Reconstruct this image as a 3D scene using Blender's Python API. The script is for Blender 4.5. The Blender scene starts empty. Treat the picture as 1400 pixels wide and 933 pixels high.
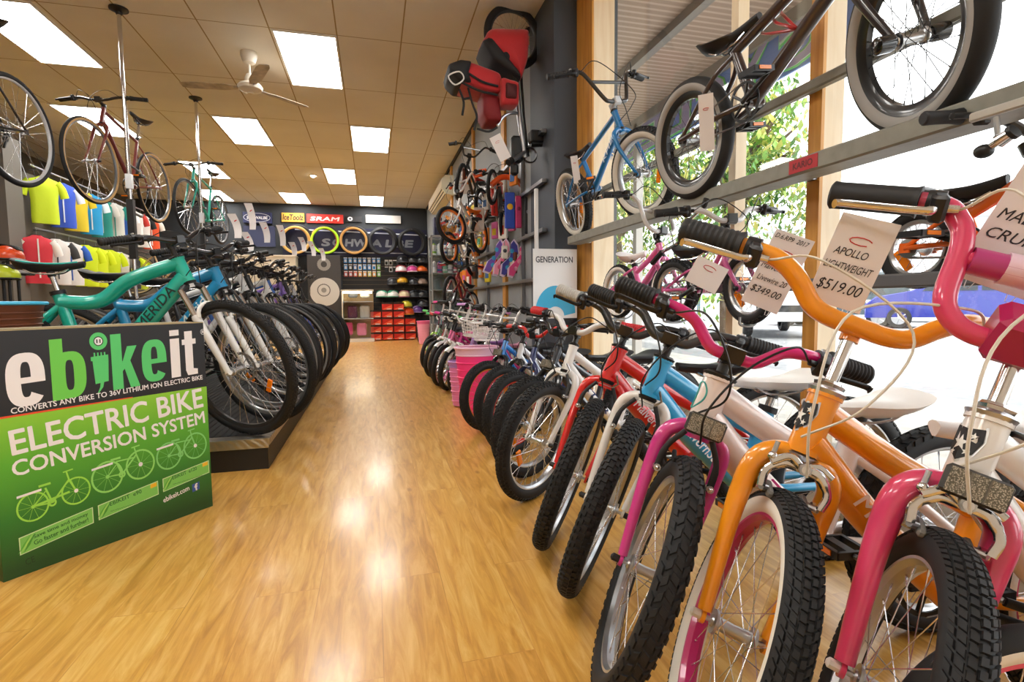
import bpy, math, random
from mathutils import Vector, Matrix
random.seed(7)
SC = bpy.context.scene
COL = SC.collection
R = math.radians
V = Vector

# ------------------------------------------------------------------ camera
CAMH = 0.9
YAW, PIT, ROL, FPX = R(14.7023), R(4.2014), R(-0.5836), 719.87
fw = V((math.sin(YAW)*math.cos(PIT), math.cos(YAW)*math.cos(PIT), -math.sin(PIT)))
r0 = V((math.cos(YAW), -math.sin(YAW), 0)); u0 = r0.cross(fw)
rt = r0*math.cos(ROL) + u0*math.sin(ROL); up = -r0*math.sin(ROL) + u0*math.cos(ROL)
cam = bpy.data.cameras.new('camera'); camo = bpy.data.objects.new('camera', cam); COL.objects.link(camo)
camo.matrix_world = Matrix(((rt.x, up.x, -fw.x, 0), (rt.y, up.y, -fw.y, 0), (rt.z, up.z, -fw.z, CAMH), (0, 0, 0, 1)))
cam.sensor_width = 36; cam.lens = FPX/1400*36; cam.clip_start = 0.02; cam.clip_end = 300
SC.camera = camo

def ray(x, y): return fw + rt*((x-700)/FPX) - up*((y-466.5)/FPX)
def onz(x, y, z=0.0):
    v = ray(x, y); t = (z-CAMH)/v.z; return V((v.x*t, v.y*t, z))
def onx(x, y, X):
    v = ray(x, y); t = X/v.x; return V((X, v.y*t, CAMH+v.z*t))
def ony(x, y, Y):
    v = ray(x, y); t = Y/v.y; return V((v.x*t, Y, CAMH+v.z*t))

# ------------------------------------------------------------------ materials
def lin(h):
    h = h.lstrip('#'); c = [int(h[i:i+2], 16)/255 for i in (0, 2, 4)]
    return tuple(x/12.92 if x <= .04045 else ((x+.055)/1.055)**2.4 for x in c) + (1,)
MC = {}
def mat(col, rough=.5, metal=0., coat=0., emit=0., trans=0., alpha=1., sheen=0., bump=0., bscale=80, var=0., ior=1.45):
    key = (col, rough, metal, coat, emit, trans, alpha, sheen, bump, bscale, var)
    if key in MC: return MC[key]
    m = bpy.data.materials.new('paint_' + col.strip('#')); m.use_nodes = True
    n = m.node_tree.nodes; l = m.node_tree.links; b = n['Principled BSDF']
    b.inputs['Base Color'].default_value = lin(col)
    b.inputs['Roughness'].default_value = rough; b.inputs['Metallic'].default_value = metal
    b.inputs['Coat Weight'].default_value = coat; b.inputs['Coat Roughness'].default_value = .06
    b.inputs['Transmission Weight'].default_value = trans; b.inputs['Alpha'].default_value = alpha
    b.inputs['Sheen Weight'].default_value = sheen
    if emit: b.inputs['Emission Color'].default_value = lin(col); b.inputs['Emission Strength'].default_value = emit
    if bump or var:
        tc = n.new('ShaderNodeTexCoord'); ns = n.new('ShaderNodeTexNoise'); ns.inputs['Scale'].default_value = bscale
        ns.inputs['Detail'].default_value = 4; l.new(tc.outputs['Object'], ns.inputs['Vector'])
        if bump:
            bp = n.new('ShaderNodeBump'); bp.inputs['Strength'].default_value = bump; bp.inputs['Distance'].default_value = .01
            l.new(ns.outputs['Fac'], bp.inputs['Height']); l.new(bp.outputs['Normal'], b.inputs['Normal'])
        if var:
            mx = n.new('ShaderNodeMix'); mx.data_type = 'RGBA'; mx.blend_type = 'MULTIPLY'; mx.inputs[0].default_value = var
            mx.inputs[6].default_value = lin(col); cr = n.new('ShaderNodeValToRGB')
            cr.color_ramp.elements[0].position = .3; cr.color_ramp.elements[1].position = .7
            cr.color_ramp.elements[0].color = (.25, .25, .25, 1)
            l.new(ns.outputs['Fac'], cr.inputs[0]); l.new(cr.outputs[0], mx.inputs[7]); l.new(mx.outputs[2], b.inputs['Base Color'])
    MC[key] = m
    return m
def nodemat(name):
    m = bpy.data.materials.new(name); m.use_nodes = True
    return m, m.node_tree.nodes, m.node_tree.links, m.node_tree.nodes['Principled BSDF']
CHROME = mat('#d8d8da', .14, 1.); ALU = mat('#c4c6c9', .3, 1.); STEEL = mat('#9a9ca0', .35, 1.)
BLACK = mat('#141416', .45); RUBBER = mat('#19191b', .72); GLOSSBLK = mat('#0c0c0e', .2, 0, .5)
PLAST = mat('#1b1b1e', .4); AMBER = mat('#ff8a10', .25, 0, .3); WHITE = mat('#ecebe8', .4)
CABLE_B = mat('#121214', .4); CABLE_W = mat('#d9d4c8', .4)
def paint(c): return mat(c, .28, 0, .8)

# ------------------------------------------------------------------ mesh builder
class MB:
    def __init__(s): s.v = []; s.f = []; s.m = []; s.mats = []
    def mi(s, m):
        if m is None: m = BLACK
        if m not in s.mats: s.mats.append(m)
        return s.mats.index(m)
    def add(s, vs, fs, m=None):
        o = len(s.v); k = s.mi(m); s.v += [tuple(p) for p in vs]
        for f in fs: s.f.append(tuple(i+o for i in f)); s.m.append(k)
        return s
    def box(s, c, d, m=None, rot=None):
        c = V(c); h = V(d)/2; vs = []
        for x in (-1, 1):
            for y in (-1, 1):
                for z in (-1, 1):
                    p = V((x*h.x, y*h.y, z*h.z))
                    if rot is not None: p = rot @ p
                    vs.append(c+p)
        return s.add(vs, [(0, 1, 3, 2), (4, 6, 7, 5), (0, 4, 5, 1), (2, 3, 7, 6), (0, 2, 6, 4), (1, 5, 7, 3)], m)
    def rbox(s, c, d, b, m=None, rot=None):
        """box with chamfered edges"""
        c = V(c); h = V(d)/2; b = min(b, h.x*.9, h.y*.9, h.z*.9); vs = []; idx = {}
        for x in (-1, 1):
            for y in (-1, 1):
                for z in (-1, 1):
                    for a in range(3):
                        p = V((x*(h.x-b), y*(h.y-b), z*(h.z-b))); p[a] = (x, y, z)[a]*h[a]
                        if rot is not None: p = rot @ p
                        idx[(x, y, z, a)] = len(vs); vs.append(c+p)
        fs = []
        for a in range(3):
            o = [i for i in range(3) if i != a]
            for sg in (-1, 1):
                q = []
                for (p1, p2) in ((-1, -1), (1, -1), (1, 1), (-1, 1)):
                    k = [0, 0, 0]; k[a] = sg; k[o[0]] = p1; k[o[1]] = p2; q.append(idx[(*k, a)])
                fs.append(q)
            for p1 in (-1, 1):
                for p2 in (-1, 1):
                    k = [0, 0, 0]; k[o[0]] = p1; k[o[1]] = p2; q = []
                    k[a] = -1; q += [idx[(*k, o[0])], idx[(*k, o[1])]]
                    k[a] = 1; q += [idx[(*k, o[1])], idx[(*k, o[0])]]
                    fs.append(q)
        for x in (-1, 1):
            for y in (-1, 1):
                for z in (-1, 1): fs.append([idx[(x, y, z, a)] for a in range(3)])
        return s.add(vs, fs, m)
    def tube(s, pts, r, seg=10, m=None, caps=True, closed=False, flat=None):
        pts = [V(p) for p in pts]; n = len(pts)
        if n < 2: return s
        rs = r if isinstance(r, (list, tuple)) else [r]*n
        tg = []
        for i in range(n):
            a = pts[(i-1) % n] if (closed or i > 0) else pts[i]; b = pts[(i+1) % n] if (closed or i < n-1) else pts[i]
            t = b-a
            tg.append(t.normalized() if t.length > 1e-9 else V((0, 0, 1)))
        nr = tg[0].orthogonal().normalized()
        if flat is not None:
            nr = V(flat[0]) - tg[0]*V(flat[0]).dot(tg[0]); nr.normalize()
        vs = []
        for i in range(n):
            if i: nr = nr - tg[i]*nr.dot(tg[i]); nr.normalize()
            bn = tg[i].cross(nr)
            k = flat[1] if flat else 1
            for j in range(seg):
                a = 2*math.pi*(j+.5)/seg; vs.append(pts[i] + (nr*math.cos(a)*k + bn*math.sin(a))*rs[i])
        fs = []
        for i in range(n if closed else n-1):
            for j in range(seg):
                a, b = i*seg+j, i*seg+(j+1) % seg; c, d = ((i+1) % n)*seg+(j+1) % seg, ((i+1) % n)*seg+j
                fs.append((a, b, c, d))
        if caps and not closed: fs += [tuple(range(seg))[::-1], tuple((n-1)*seg+j for j in range(seg))]
        return s.add(vs, fs, m)
    def lathe(s, prof, seg=32, m=None, c=(0, 0, 0), axis='z', closed=False, ms=None):
        c = V(c); n = len(prof); vs = []
        for i in range(seg):
            a = 2*math.pi*i/seg; ca, sa = math.cos(a), math.sin(a)
            for (r, h) in prof:
                p = {'z': V((r*ca, r*sa, h)), 'y': V((r*ca, h, r*sa)), 'x': V((h, r*ca, r*sa))}[axis]; vs.append(c+p)
        pr = n if closed else n-1
        if ms is None:
            return s.add(vs, [(i*n+j, ((i+1) % seg)*n+j, ((i+1) % seg)*n+(j+1) % n, i*n+(j+1) % n) for i in range(seg) for j in range(pr)], m)
        o = len(s.v); s.v += [tuple(p) for p in vs]
        for j in range(pr):
            k = s.mi(ms[j])
            for i in range(seg):
                s.f.append(tuple(q+o for q in (i*n+j, ((i+1) % seg)*n+j, ((i+1) % seg)*n+(j+1) % n, i*n+(j+1) % n))); s.m.append(k)
        return s
    def ball(s, c, r, m=None, seg=12, rings=8, rot=None, zc=-1):
        c = V(c); r = V(r) if not isinstance(r, (int, float)) else V((r, r, r)); vs = []; fs = []
        for i in range(rings+1):
            t = math.pi*i/rings
            for j in range(seg):
                a = 2*math.pi*j/seg; p = V((r.x*math.sin(t)*math.cos(a), r.y*math.sin(t)*math.sin(a), r.z*max(zc, math.cos(t))))
                vs.append(c + (rot @ p if rot is not None else p))
        for i in range(rings):
            for j in range(seg):
                fs.append((i*seg+j, (i+1)*seg+j, (i+1)*seg+(j+1) % seg, i*seg+(j+1) % seg))
        return s.add(vs, fs, m)
    def prism(s, poly, ax, d0, d1, m=None):
        """poly: 2D points; ax: axis of extrusion 0/1/2"""
        o = [i for i in range(3) if i != ax]; n = len(poly); vs = []
        for d in (d0, d1):
            for p in poly:
                q = [0, 0, 0]; q[ax] = d; q[o[0]] = p[0]; q[o[1]] = p[1]; vs.append(q)
        fs = [tuple(range(n))[::-1], tuple(range(n, 2*n))] + [(i, (i+1) % n, n+(i+1) % n, n+i) for i in range(n)]
        return s.add(vs, fs, m)
    def loft(s, rings, m=None, caps=True, closed=True):
        n = len(rings[0]); vs = [p for r in rings for p in r]; fs = []
        for i in range(len(rings)-1):
            for j in range(n if closed else n-1):
                fs.append((i*n+j, i*n+(j+1) % n, (i+1)*n+(j+1) % n, (i+1)*n+j))
        if caps: fs += [tuple(range(n))[::-1], tuple((len(rings)-1)*n+j for j in range(n))]
        return s.add(vs, fs, m)
    def xf(s, M):
        s.v = [tuple(M @ V(p)) for p in s.v]; return s
    def mesh(s, name, smooth=35):
        me = bpy.data.meshes.new(name); me.from_pydata(s.v, [], s.f)
        for m in s.mats: me.materials.append(m)
        me.polygons.foreach_set('material_index', s.m)
        if smooth:
            me.polygons.foreach_set('use_smooth', [True]*len(s.f)); me.update()
            me.set_sharp_from_angle(angle=R(smooth))
        me.update(); return me
    def obj(s, name, parent=None, smooth=35, mx=None):
        return link(name, s.mesh(name, smooth), parent, mx)
def link(name, me, parent=None, mx=None):
    o = bpy.data.objects.new(name, me); COL.objects.link(o)
    if parent is not None: o.parent = parent
    if mx is not None: o.matrix_basis = mx
    return o
def empty(name, loc=(0, 0, 0), rz=0.):
    o = bpy.data.objects.new(name, None); COL.objects.link(o); o.location = loc; o.rotation_euler = (0, 0, rz)
    o.empty_display_size = .1; return o
def tag(o, label, cat, group=None, kind=None):
    o['label'] = label; o['category'] = cat
    if group: o['group'] = group
    if kind: o['kind'] = kind
    return o
def struct(o): o['kind'] = 'structure'; return o
def copy_tree(o, parent=None):
    c = o.copy(); COL.objects.link(c)
    if parent is not None: c.parent = parent
    for ch in list(o.children): copy_tree(ch, c)
    return c
def cr(pts, n=6, closed=False):
    """Catmull-Rom through pts"""
    P = [V(p) for p in pts]; out = []; k = len(P)
    for i in range(k if closed else k-1):
        p0 = P[(i-1) % k] if (closed or i) else P[0]*2-P[1]; p1 = P[i]; p2 = P[(i+1) % k]
        p3 = P[(i+2) % k] if (closed or i < k-2) else P[-1]*2-P[-2]
        for j in range(n):
            t = j/n; out.append(.5*((2*p1)+(-p0+p2)*t+(2*p0-5*p1+4*p2-p3)*t*t+(-p0+3*p1-3*p2+p3)*t*t*t))
    if not closed: out.append(P[-1])
    return out
TXT = {}
def textmesh(body, m, size=1., depth=.0, bold=0., w=None, h=None, align='LEFT', shear=0., res=3, mirror=False):
    """text in the xy plane, its box scaled to w x h, returned as mesh; origin lower left"""
    key = (body, m.name, size, depth, bold, w, h, align, shear, mirror)
    if key in TXT: return TXT[key]
    c = bpy.data.curves.new('lettering', 'FONT'); c.body = body; c.size = size; c.resolution_u = res
    c.align_x = align; c.shear = shear; c.space_line = 1.0
    o = bpy.data.objects.new('tmp', c); COL.objects.link(o)
    dg = bpy.context.evaluated_depsgraph_get(); me = bpy.data.meshes.new_from_object(o.evaluated_get(dg))
    bpy.data.objects.remove(o); bpy.data.curves.remove(c)
    if len(me.vertices) == 0: return me
    xs = [v.co.x for v in me.vertices]; ys = [v.co.y for v in me.vertices]
    sx = (w/(max(xs)-min(xs))) if w else 1; sy = (h/(max(ys)-min(ys))) if h else (sx if w else 1)
    if h and not w: sx = sy
    x0, y0 = min(xs), min(ys)
    for v in me.vertices:
        x = (v.co.x-x0)*sx
        if mirror: x = (max(xs)-x0)*sx - x
        v.co = (x, (v.co.y-y0)*sy, v.co.z)
    me.materials.clear(); me.materials.append(m); me.name = 'lettering'
    if bold:
        k_ = bold*min(sy, sx)*.9; vs = [v.co.copy() for v in me.vertices]; fs = [tuple(p.vertices) for p in me.polygons]; b = MB()
        for q_, (dx, dy) in enumerate(((k_, 0), (-k_, 0), (0, k_), (0, -k_), (k_*.7, k_*.7), (-k_*.7, -k_*.7), (k_*.7, -k_*.7), (-k_*.7, k_*.7))): b.add([(v.x+dx, v.y+dy, v.z+q_*.00006) for v in vs], fs, m)
        me = b.mesh('lettering', 0)
    TXT[key] = me; return me
def plane_mx(origin, xdir, ydir):
    x = V(xdir).normalized(); y = V(ydir); y = (y - x*y.dot(x)).normalized(); z = x.cross(y)
    return Matrix(((x.x, y.x, z.x, origin[0]), (x.y, y.y, z.y, origin[1]), (x.z, y.z, z.z, origin[2]), (0, 0, 0, 1)))
# ------------------------------------------------------------------ bicycles
S_KID = dict(R=.265, wb=.82, ha=67, rake=.035, a2c=.335, htl=.12, bbz=.27, cs=.345, sta=70, stl=.25, sh=.59, tw=.031, tube=.019)
S_MTB = dict(R=.37, wb=1.10, ha=69, rake=.045, a2c=.50, htl=.13, bbz=.31, cs=.44, sta=76, stl=.475, sh=.90, tw=.024, tube=.022)
S_BMX = dict(R=.255, wb=.95, ha=73, rake=.03, a2c=.315, htl=.115, bbz=.29, cs=.37, sta=71, stl=.24, sh=.56, tw=.033, tube=.018)
S_HYB = dict(R=.345, wb=1.03, ha=71, rake=.045, a2c=.40, htl=.15, bbz=.27, cs=.43, sta=73, stl=.50, sh=.95, tw=.017, tube=.016)
def geo(s, Rr):
    k = Rr/s['R']; ha = R(s['ha']); U = V((-math.cos(ha), 0, math.sin(ha))); N = V((-math.sin(ha), 0, -math.cos(ha)))
    hub = V((0, 0, Rr)); A = hub+N*s['rake']*k; crown = A+U*s['a2c']*k; top = crown+U*s['htl']*k
    rh = V((-s['wb']*k, 0, Rr)); bb = V((rh.x+math.sqrt(max(.01, (s['cs']*k)**2-(Rr-s['bbz']*k)**2)), 0, s['bbz']*k))
    sa = R(s['sta']); W = V((-math.cos(sa), 0, math.sin(sa)))
    return dict(k=k, U=U, N=N, A=A, hub=hub, crown=crown, top=top, rh=rh, bb=bb, W=W, st=bb+W*s['stl']*k, sad=bb+W*((s['sh']-s['bbz'])*k/math.sin(sa)))
WC = {}
def wheel_meshes(Rr, tw, rimc, side, nsp, tread, lod, rimdeep, spc):
    key = (round(Rr, 3), tw, rimc, side, nsp, tread, lod, rimdeep, spc)
    if key in WC: return WC[key]
    seg = (40, 64, 128)[lod]; Ri = Rr-tw*1.75
    rim = MB(); d = rimdeep; w = tw*.62; rm = mat(rimc, .3, 1.) if rimc in ('#c4c6c9', '#d0d2d5') else mat(rimc, .3, 0, .5)
    rim.lathe([(Ri+.004, -w), (Ri+.006, -w*.8), (Ri-.006, -w*.55), (Ri-.006, w*.55), (Ri+.006, w*.8), (Ri+.004, w), (Ri-d*.5, w*.95), (Ri-d, w*.45), (Ri-d, -w*.45), (Ri-d*.5, -w*.95)], seg, rm, axis='y', closed=True)
    tyre = MB(); n = (10, 12, 16)[lod]; prof = []; ms = []
    sm = mat(side, .6) if side else RUBBER
    for i in range(n):
        a = 2*math.pi*(i+.5)/n; prof.append((Rr-tw - (.0015 if tread else 0) + math.cos(a)*tw, math.sin(a)*tw*.95))
        am = 2*math.pi*(i+1)/n; ms.append(sm if math.cos(am) < .2 else RUBBER)
    tyre.lathe(prof, seg, None, axis='y', closed=True, ms=ms)
    if tread:
        nb = {1: int(2*math.pi*Rr/.022), 2: int(2*math.pi*Rr/.0165), 3: int(2*math.pi*Rr/.030)}[tread]
        rows = {1: [-.9, -.45, 0, .45, .9], 2: [-.95, -.57, -.19, .19, .57, .95], 3: [-1.0, -.52, 0, .52, 1.0]}[tread]
        for q, la in enumerate(rows):
            for i in range(nb):
                t = 2*math.pi*(i+(q % 2)*.5+(abs(la)*.35 if tread != 1 else 0))/nb
                hw = (.30 if abs(la) < .1 else .22)*(.9 if tread != 2 else .72); dt = math.pi/nb*(.62 if tread != 2 else .78); sk = (la*1.0 if tread == 2 else (.6 if q % 2 else -.6)*(tread == 3))*dt
                vs = []
                for rr, sc in ((tw*.93, 1.0), (tw*1.075, .82)):
                    for (aa, tt) in ((-1, -1), (1, -1), (1, 1), (-1, 1)):
                        al = la+aa*hw*sc; th = t+tt*dt*sc+aa*sk*.8
                        rad = Rr-tw+math.cos(al)*rr; vs.append((rad*math.cos(th), math.sin(al)*rr*.97, rad*math.sin(th)))
                tyre.add(vs, [(4, 5, 6, 7), (0, 1, 5, 4), (1, 2, 6, 5), (2, 3, 7, 6), (3, 0, 4, 7)], RUBBER)
    sp = MB(); hw = .03; hr = .019; spm = mat(spc, .25, 1.) if spc == '#d8d8da' else mat(spc, .4)
    for i in range(nsp):
        a = 2*math.pi*i/nsp; sd = 1 if i % 2 else -1; off = (1 if (i//2) % 2 else -1)*1.15
        p = V((hr*math.cos(a+off), sd*hw, hr*math.sin(a+off))); q = V(((Ri-d)*math.cos(a), sd*.002, (Ri-d)*math.sin(a)))
        sp.tube([p, q], .0011 if lod == 2 else .0013, 3 if lod < 2 else 5, spm, caps=False)
        if lod == 2: sp.tube([q.lerp(p, .06), q], .0021, 5, spm)
    hub = MB(); hm = ALU; hx = 1.22 if lod == 2 else 1.0
    hub.lathe([(0.0, -.047), (.005, -.047), (.005, -.036), (.010, -.036), (.012, -.033), (.023, -.032), (.023, -.028), (.013, -.024), (.011, 0), (.013, .024), (.023, .028), (.023, .032), (.012, .033), (.010, .036), (.005, .036), (.005, .047), (0, .047)], 14 if lod < 2 else 24, hm, axis='y'); hub.v = [(x, y*hx, z) for x, y, z in hub.v]
    ref = MB(); ref.rbox((Ri*.62, .0, 0), (.028, .012, .075 if lod else .06), .003, AMBER)
    WC[key] = dict(rim=rim.mesh('rim'), tyre=tyre.mesh('tyre', 40), spokes=sp.mesh('spokes', 0), hub=hub.mesh('hub'), ref=ref.mesh('reflector'))
    return WC[key]
MEC = {}
def cached(key, fn):
    if key not in MEC: MEC[key] = fn()
    return MEC[key]
BARS = {
 'riser': ([(0, 0, 0), (.05, 0, 0), (.10, -.01, .045), (.14, -.015, .06), (.20, -.03, .067), (.30, -.06, .075)], None),
 'flat': ([(0, 0, 0), (.06, 0, .004), (.13, -.01, .030), (.18, -.02, .040), (.34, -.06, .05)], None),
 'mustache': ([(0, 0, 0), (.05, 0, 0), (.09, -.002, .012), (.125, -.004, .045), (.160, -.01, .070), (.21, -.025, .084), (.365, -.065, .086)], None),
 'cruiser': ([(0, 0, 0), (.055, 0, -.004), (.09, 0, .012), (.108, -.002, .05), (.112, -.004, .14), (.128, -.01, .185), (.165, -.02, .210), (.30, -.055, .203)], (.112, .118)),
 'bmx': ([(0, 0, 0), (.05, 0, 0), (.085, 0, .02), (.15, -.005, .16), (.175, -.01, .195), (.21, -.02, .205), (.36, -.07, .215)], (.135, .13)),
 'drop': ([(0, 0, 0), (.12, 0, 0), (.19, .02, 0), (.205, .07, -.01), (.21, .085, -.06), (.21, .04, -.12), (.21, -.02, -.12)], None),
}
def make_bike(name, label, cat='bicycle', group=None, S=S_KID, Rr=None, pos=(0, 0, 0), phi=180, steer=0, lean=0, pit=0, frame='kids', fc='#d02020', kc=None,
              fork='rigid', rim='#c4c6c9', side=None, tread=1, lod=1, bar='riser', barc='#16161a', gripc='#141416', saddle='#161618', stripe=None,
              brake='v', nsp=28, spokec='#d8d8da', text=None, textc='#ffffff', badge=False, reflector=True, front_reflector=False, bell=False, pad=None,
              stemc='#1a1a1c', stemh=.05, stemf=.04, cable=None, basket=None, rimdeep=.014, crank=True, lever='#1c1c1f', pegs=False, guards=None, parts='all', rear_ref=True, lever_on=True, streamer=None, training=False, barscale=1., k_tube=1., fork_r=None):
    Rr = Rr or S['R']; g = geo(S, Rr); k = g['k']; tw = S['tw']*(1 if k > .9 else max(.65, k)); tr = S['tube']*k_tube*(1 if k > .9 else .85)
    root = empty(name, pos); tag(root, label, cat, group)
    root.matrix_basis = Matrix.Translation(V(pos)) @ Matrix.Rotation(R(phi), 4, 'Z') @ Matrix.Rotation(R(pit), 4, 'Y') @ Matrix.Rotation(R(lean), 4, 'X')
    U, A, top, crown, bb, st, rh, hub, sad = (g[x] for x in ('U', 'A', 'top', 'crown', 'bb', 'st', 'rh', 'hub', 'sad'))
    Sm = Matrix.Translation(A) @ Matrix.Rotation(R(steer), 4, U) @ Matrix.Translation(-A)
    fm = paint(fc); km = paint(kc or fc); seg = (6, 10, 16)[lod]; skey = (id(S), round(Rr, 3), lod)
    F = V((U.z, 0, -U.x))                                   # forward, square to the steering axis
    # wheels
    wm = wheel_meshes(Rr, tw, rim, side, nsp, tread if lod == 2 or tread == 1 else (1 if tread else 0), lod, rimdeep, spokec)
    for nm, h, M in (('front_wheel', hub, Sm), ('rear_wheel', rh, Matrix.Identity(4))):
        if parts == 'front' and nm == 'rear_wheel': continue
        w = link(nm, wm['rim'], root, M @ Matrix.Translation(h) @ Matrix.Rotation(random.uniform(0, 6.28) if nm != 'front_wheel' or lod < 2 else .35, 4, 'Y'))
        link('tyre', wm['tyre'], w); link('spokes', wm['spokes'], w); link('hub', wm['hub'], w)
        if reflector: link('reflector', wm['ref'], w)
    # frame
    def fr():
        b = MB(); ht = (top-crown)
        b.tube([crown+U*.004, top-U*.004], tr*1.05, seg+2, fm)
        for p in (crown+U*.002, top-U*.01): b.tube([p, p+U*.010], tr*1.16, seg+2, fm)
        h1 = crown+ht*.22; h2 = crown+ht*.80; s1 = bb.lerp(st, .93)
        if frame == 'kids':
            s1 = bb.lerp(st, .70); h2 = crown+ht*.72
            b.tube(cr([h2, h2.lerp(s1, .5)-V((0, 0, .012*k)), s1], 6), [tr*.98]*13, seg, fm, flat=((0, 1, 0), .9))
            b.tube(cr([h1, h1.lerp(bb, .5)+V((.012*k, 0, -.008)), bb], 6), tr*1.18, seg, fm)
        elif frame == 'curved':
            m1 = h2.lerp(s1, .42)+V((0, 0, -.010)); m2 = s1+V((.16*k, 0, -.01)); s1 = bb.lerp(st, .90)
            b.tube(cr([h2, m1, m2, s1], 7), [tr*1.12]*22, seg, fm)
            b.tube(cr([h1, h1.lerp(bb, .45)+V((.025*k, 0, .035*k)), bb], 7), [tr*1.35]*15, seg, fm)
        elif frame == 'step':
            s1 = bb.lerp(st, .42)
            b.tube(cr([h2, h2.lerp(s1, .5)+V((0, 0, -.07*k)), s1], 6), tr, seg, fm)
            b.tube(cr([h1, h1.lerp(bb, .5)+V((0, 0, -.05*k)), bb], 6), tr*1.05, seg, fm)
        else:
            b.tube([h2, s1], tr*.9, seg, fm); b.tube([h1, bb], tr*1.12, seg, fm)
        b.tube([bb, st], tr*.88, seg, fm)
        b.tube([bb+V((0, -.034, 0)), bb+V((0, .034, 0))], .021, seg+2, fm)
        for sy in (-1, 1):
            e = rh+V((0, sy*.058, 0))
            b.tube(cr([bb+V((-.02, sy*.018, 0)), bb.lerp(rh, .35)+V((0, sy*(tw+.022), 0)), e], 5), tr*.5, seg-2, fm)
            sj = bb.lerp(st, .88 if frame != 'step' else .75)
            b.tube(cr([sj+V((0, sy*.008, 0)), sj.lerp(rh, .3)+V((0, sy*(tw+.02), 0)), e], 5), tr*.42, seg-2, fm)
            b.box(e, (.03, .006, .03), fm)
        b.tube([st-g['W']*.012, st+g['W']*.008], tr*1.08, seg, BLACK)
        return b.mesh('frame')
    fo = link('frame', cached(('frame', skey, frame, fc, k_tube), fr), root)
    if lod >= 1:
        for p, c in ((top, ALU if stemc == 'chrome' else BLACK), (crown-U*.006, ALU if stemc == 'chrome' else BLACK)):
            hs = MB(); hs.tube([p-U*.006, p+U*.004, p+U*.006, p+U*.010], [tr*1.12, tr*1.25, tr*1.1, tr*1.0], seg+4, c)
            if stemc == 'chrome' and p is top: hs.tube([top+U*.008, top+U*.017, top+U*.019, top+U*.024], [tr*.95, tr*1.05, tr*.8, tr*.7], 8, CHROME)
            hs.obj('headset', fo)
    if text and lod == 2 or (text and frame == 'curved'):
        # lettering along the down tube, both sides
        a = crown+(top-crown)*.22; d = (bb-a); L = d.length; off = .30 if frame == 'kids' else .16
        tm = textmesh(text, mat(textc, .4), bold=.012, w=L*(.44 if frame == 'kids' else .36), h=tr*(1.25 if frame == 'kids' else 1.5), shear=.2)
        for sy in (-1, 1):
            du = d.normalized(); vup = V((du.z*-1, 0, du.x)) if True else None
            vup = V((-du.z, 0, du.x)); vup = vup if vup.z > 0 else -vup
            org = a+d*(off if sy > 0 else off+.44); xd = du if sy > 0 else -du
            if frame == 'curved': bow = V((.02*k, 0, .026*k))
            else: bow = V((.008, 0, -.006))
            # sy=+1 is the bike's left; x axis must run so that z faces outwards
            x = du if V((du.x, 0, du.z)).cross(vup).y*sy > 0 else -du
            org = a + d*(off if x.dot(du) > 0 else off+(.44 if frame == 'kids' else .36)) + bow - vup*tr*.62 + V((0, sy*tr*(1.22 if frame == 'kids' else 1.4), 0))
            link('frame_lettering', tm, fo, plane_mx(org, x, vup))
    if badge == 'd':
        bd = MB(); loop = [(-.5, .75), (.15, .8), (.62, .35), (.62, -.15), (.2, -.6), (-.45, -.85), (-.25, -.2), (-.3, .35)]
        def pd_(p): an = p[0]*.9; return crown.lerp(top, .55)+U*p[1]*.040+F*math.cos(an)*(tr*1.05+.0005)+V((0, 1, 0))*math.sin(an)*(tr*1.05+.0005)
        bd.tube(cr([pd_(p) for p in loop], 4, closed=True), .0022, 5, mat('#3fa9a4', .4), closed=True); bd.obj('head_decal', fo)
    elif badge:
        bd = MB(); W2, H2 = .026, .034
        sh = [(-.9, 1), (0, .86), (.9, 1), (1, .3), (.72, -.5), (0, -1), (-.72, -.5), (-1, .3)]
        def pt(p, o): 
            an = p[0]*.95; rr = tr*1.05+o; return crown.lerp(top, .55)+U*p[1]*H2+F*math.cos(an)*rr+V((0, 1, 0))*math.sin(an)*rr
        def shield(sc, o, m, q=None):
            P = q or sh; n = len(P); P = [(x*sc, y*sc) for x, y in P]
            bd.add([pt((0, sum(y for x, y in P)/n), o+.0004)]+[pt(p, o) for p in P], [(0, i+1, (i+1) % n+1) for i in range(n)], m)
        shield(1.0, .0012, mat('#c9cac8', .3, .6)); shield(.88, .002, BLACK)
        def star(cx, cy, r_): return [(cx+(r_ if i % 2 == 0 else r_*.42)*math.sin(i*math.pi/5)*1.0, cy+(r_ if i % 2 == 0 else r_*.42)*math.cos(i*math.pi/5)) for i in range(10)]
        for cx, cy, r_ in ((-.05, 0, .42), (.45, .42, .2), (.35, -.38, .2), (-.3, -.5, .17)):
            P = star(cx, cy, r_); bd.add([pt((cx, cy), .0032)]+[pt(p, .003) for p in P], [(0, i+1, (i+1) % 10+1) for i in range(10)], mat('#e8e6e0', .3, .3))
        bd.obj('head_badge', fo)
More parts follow.
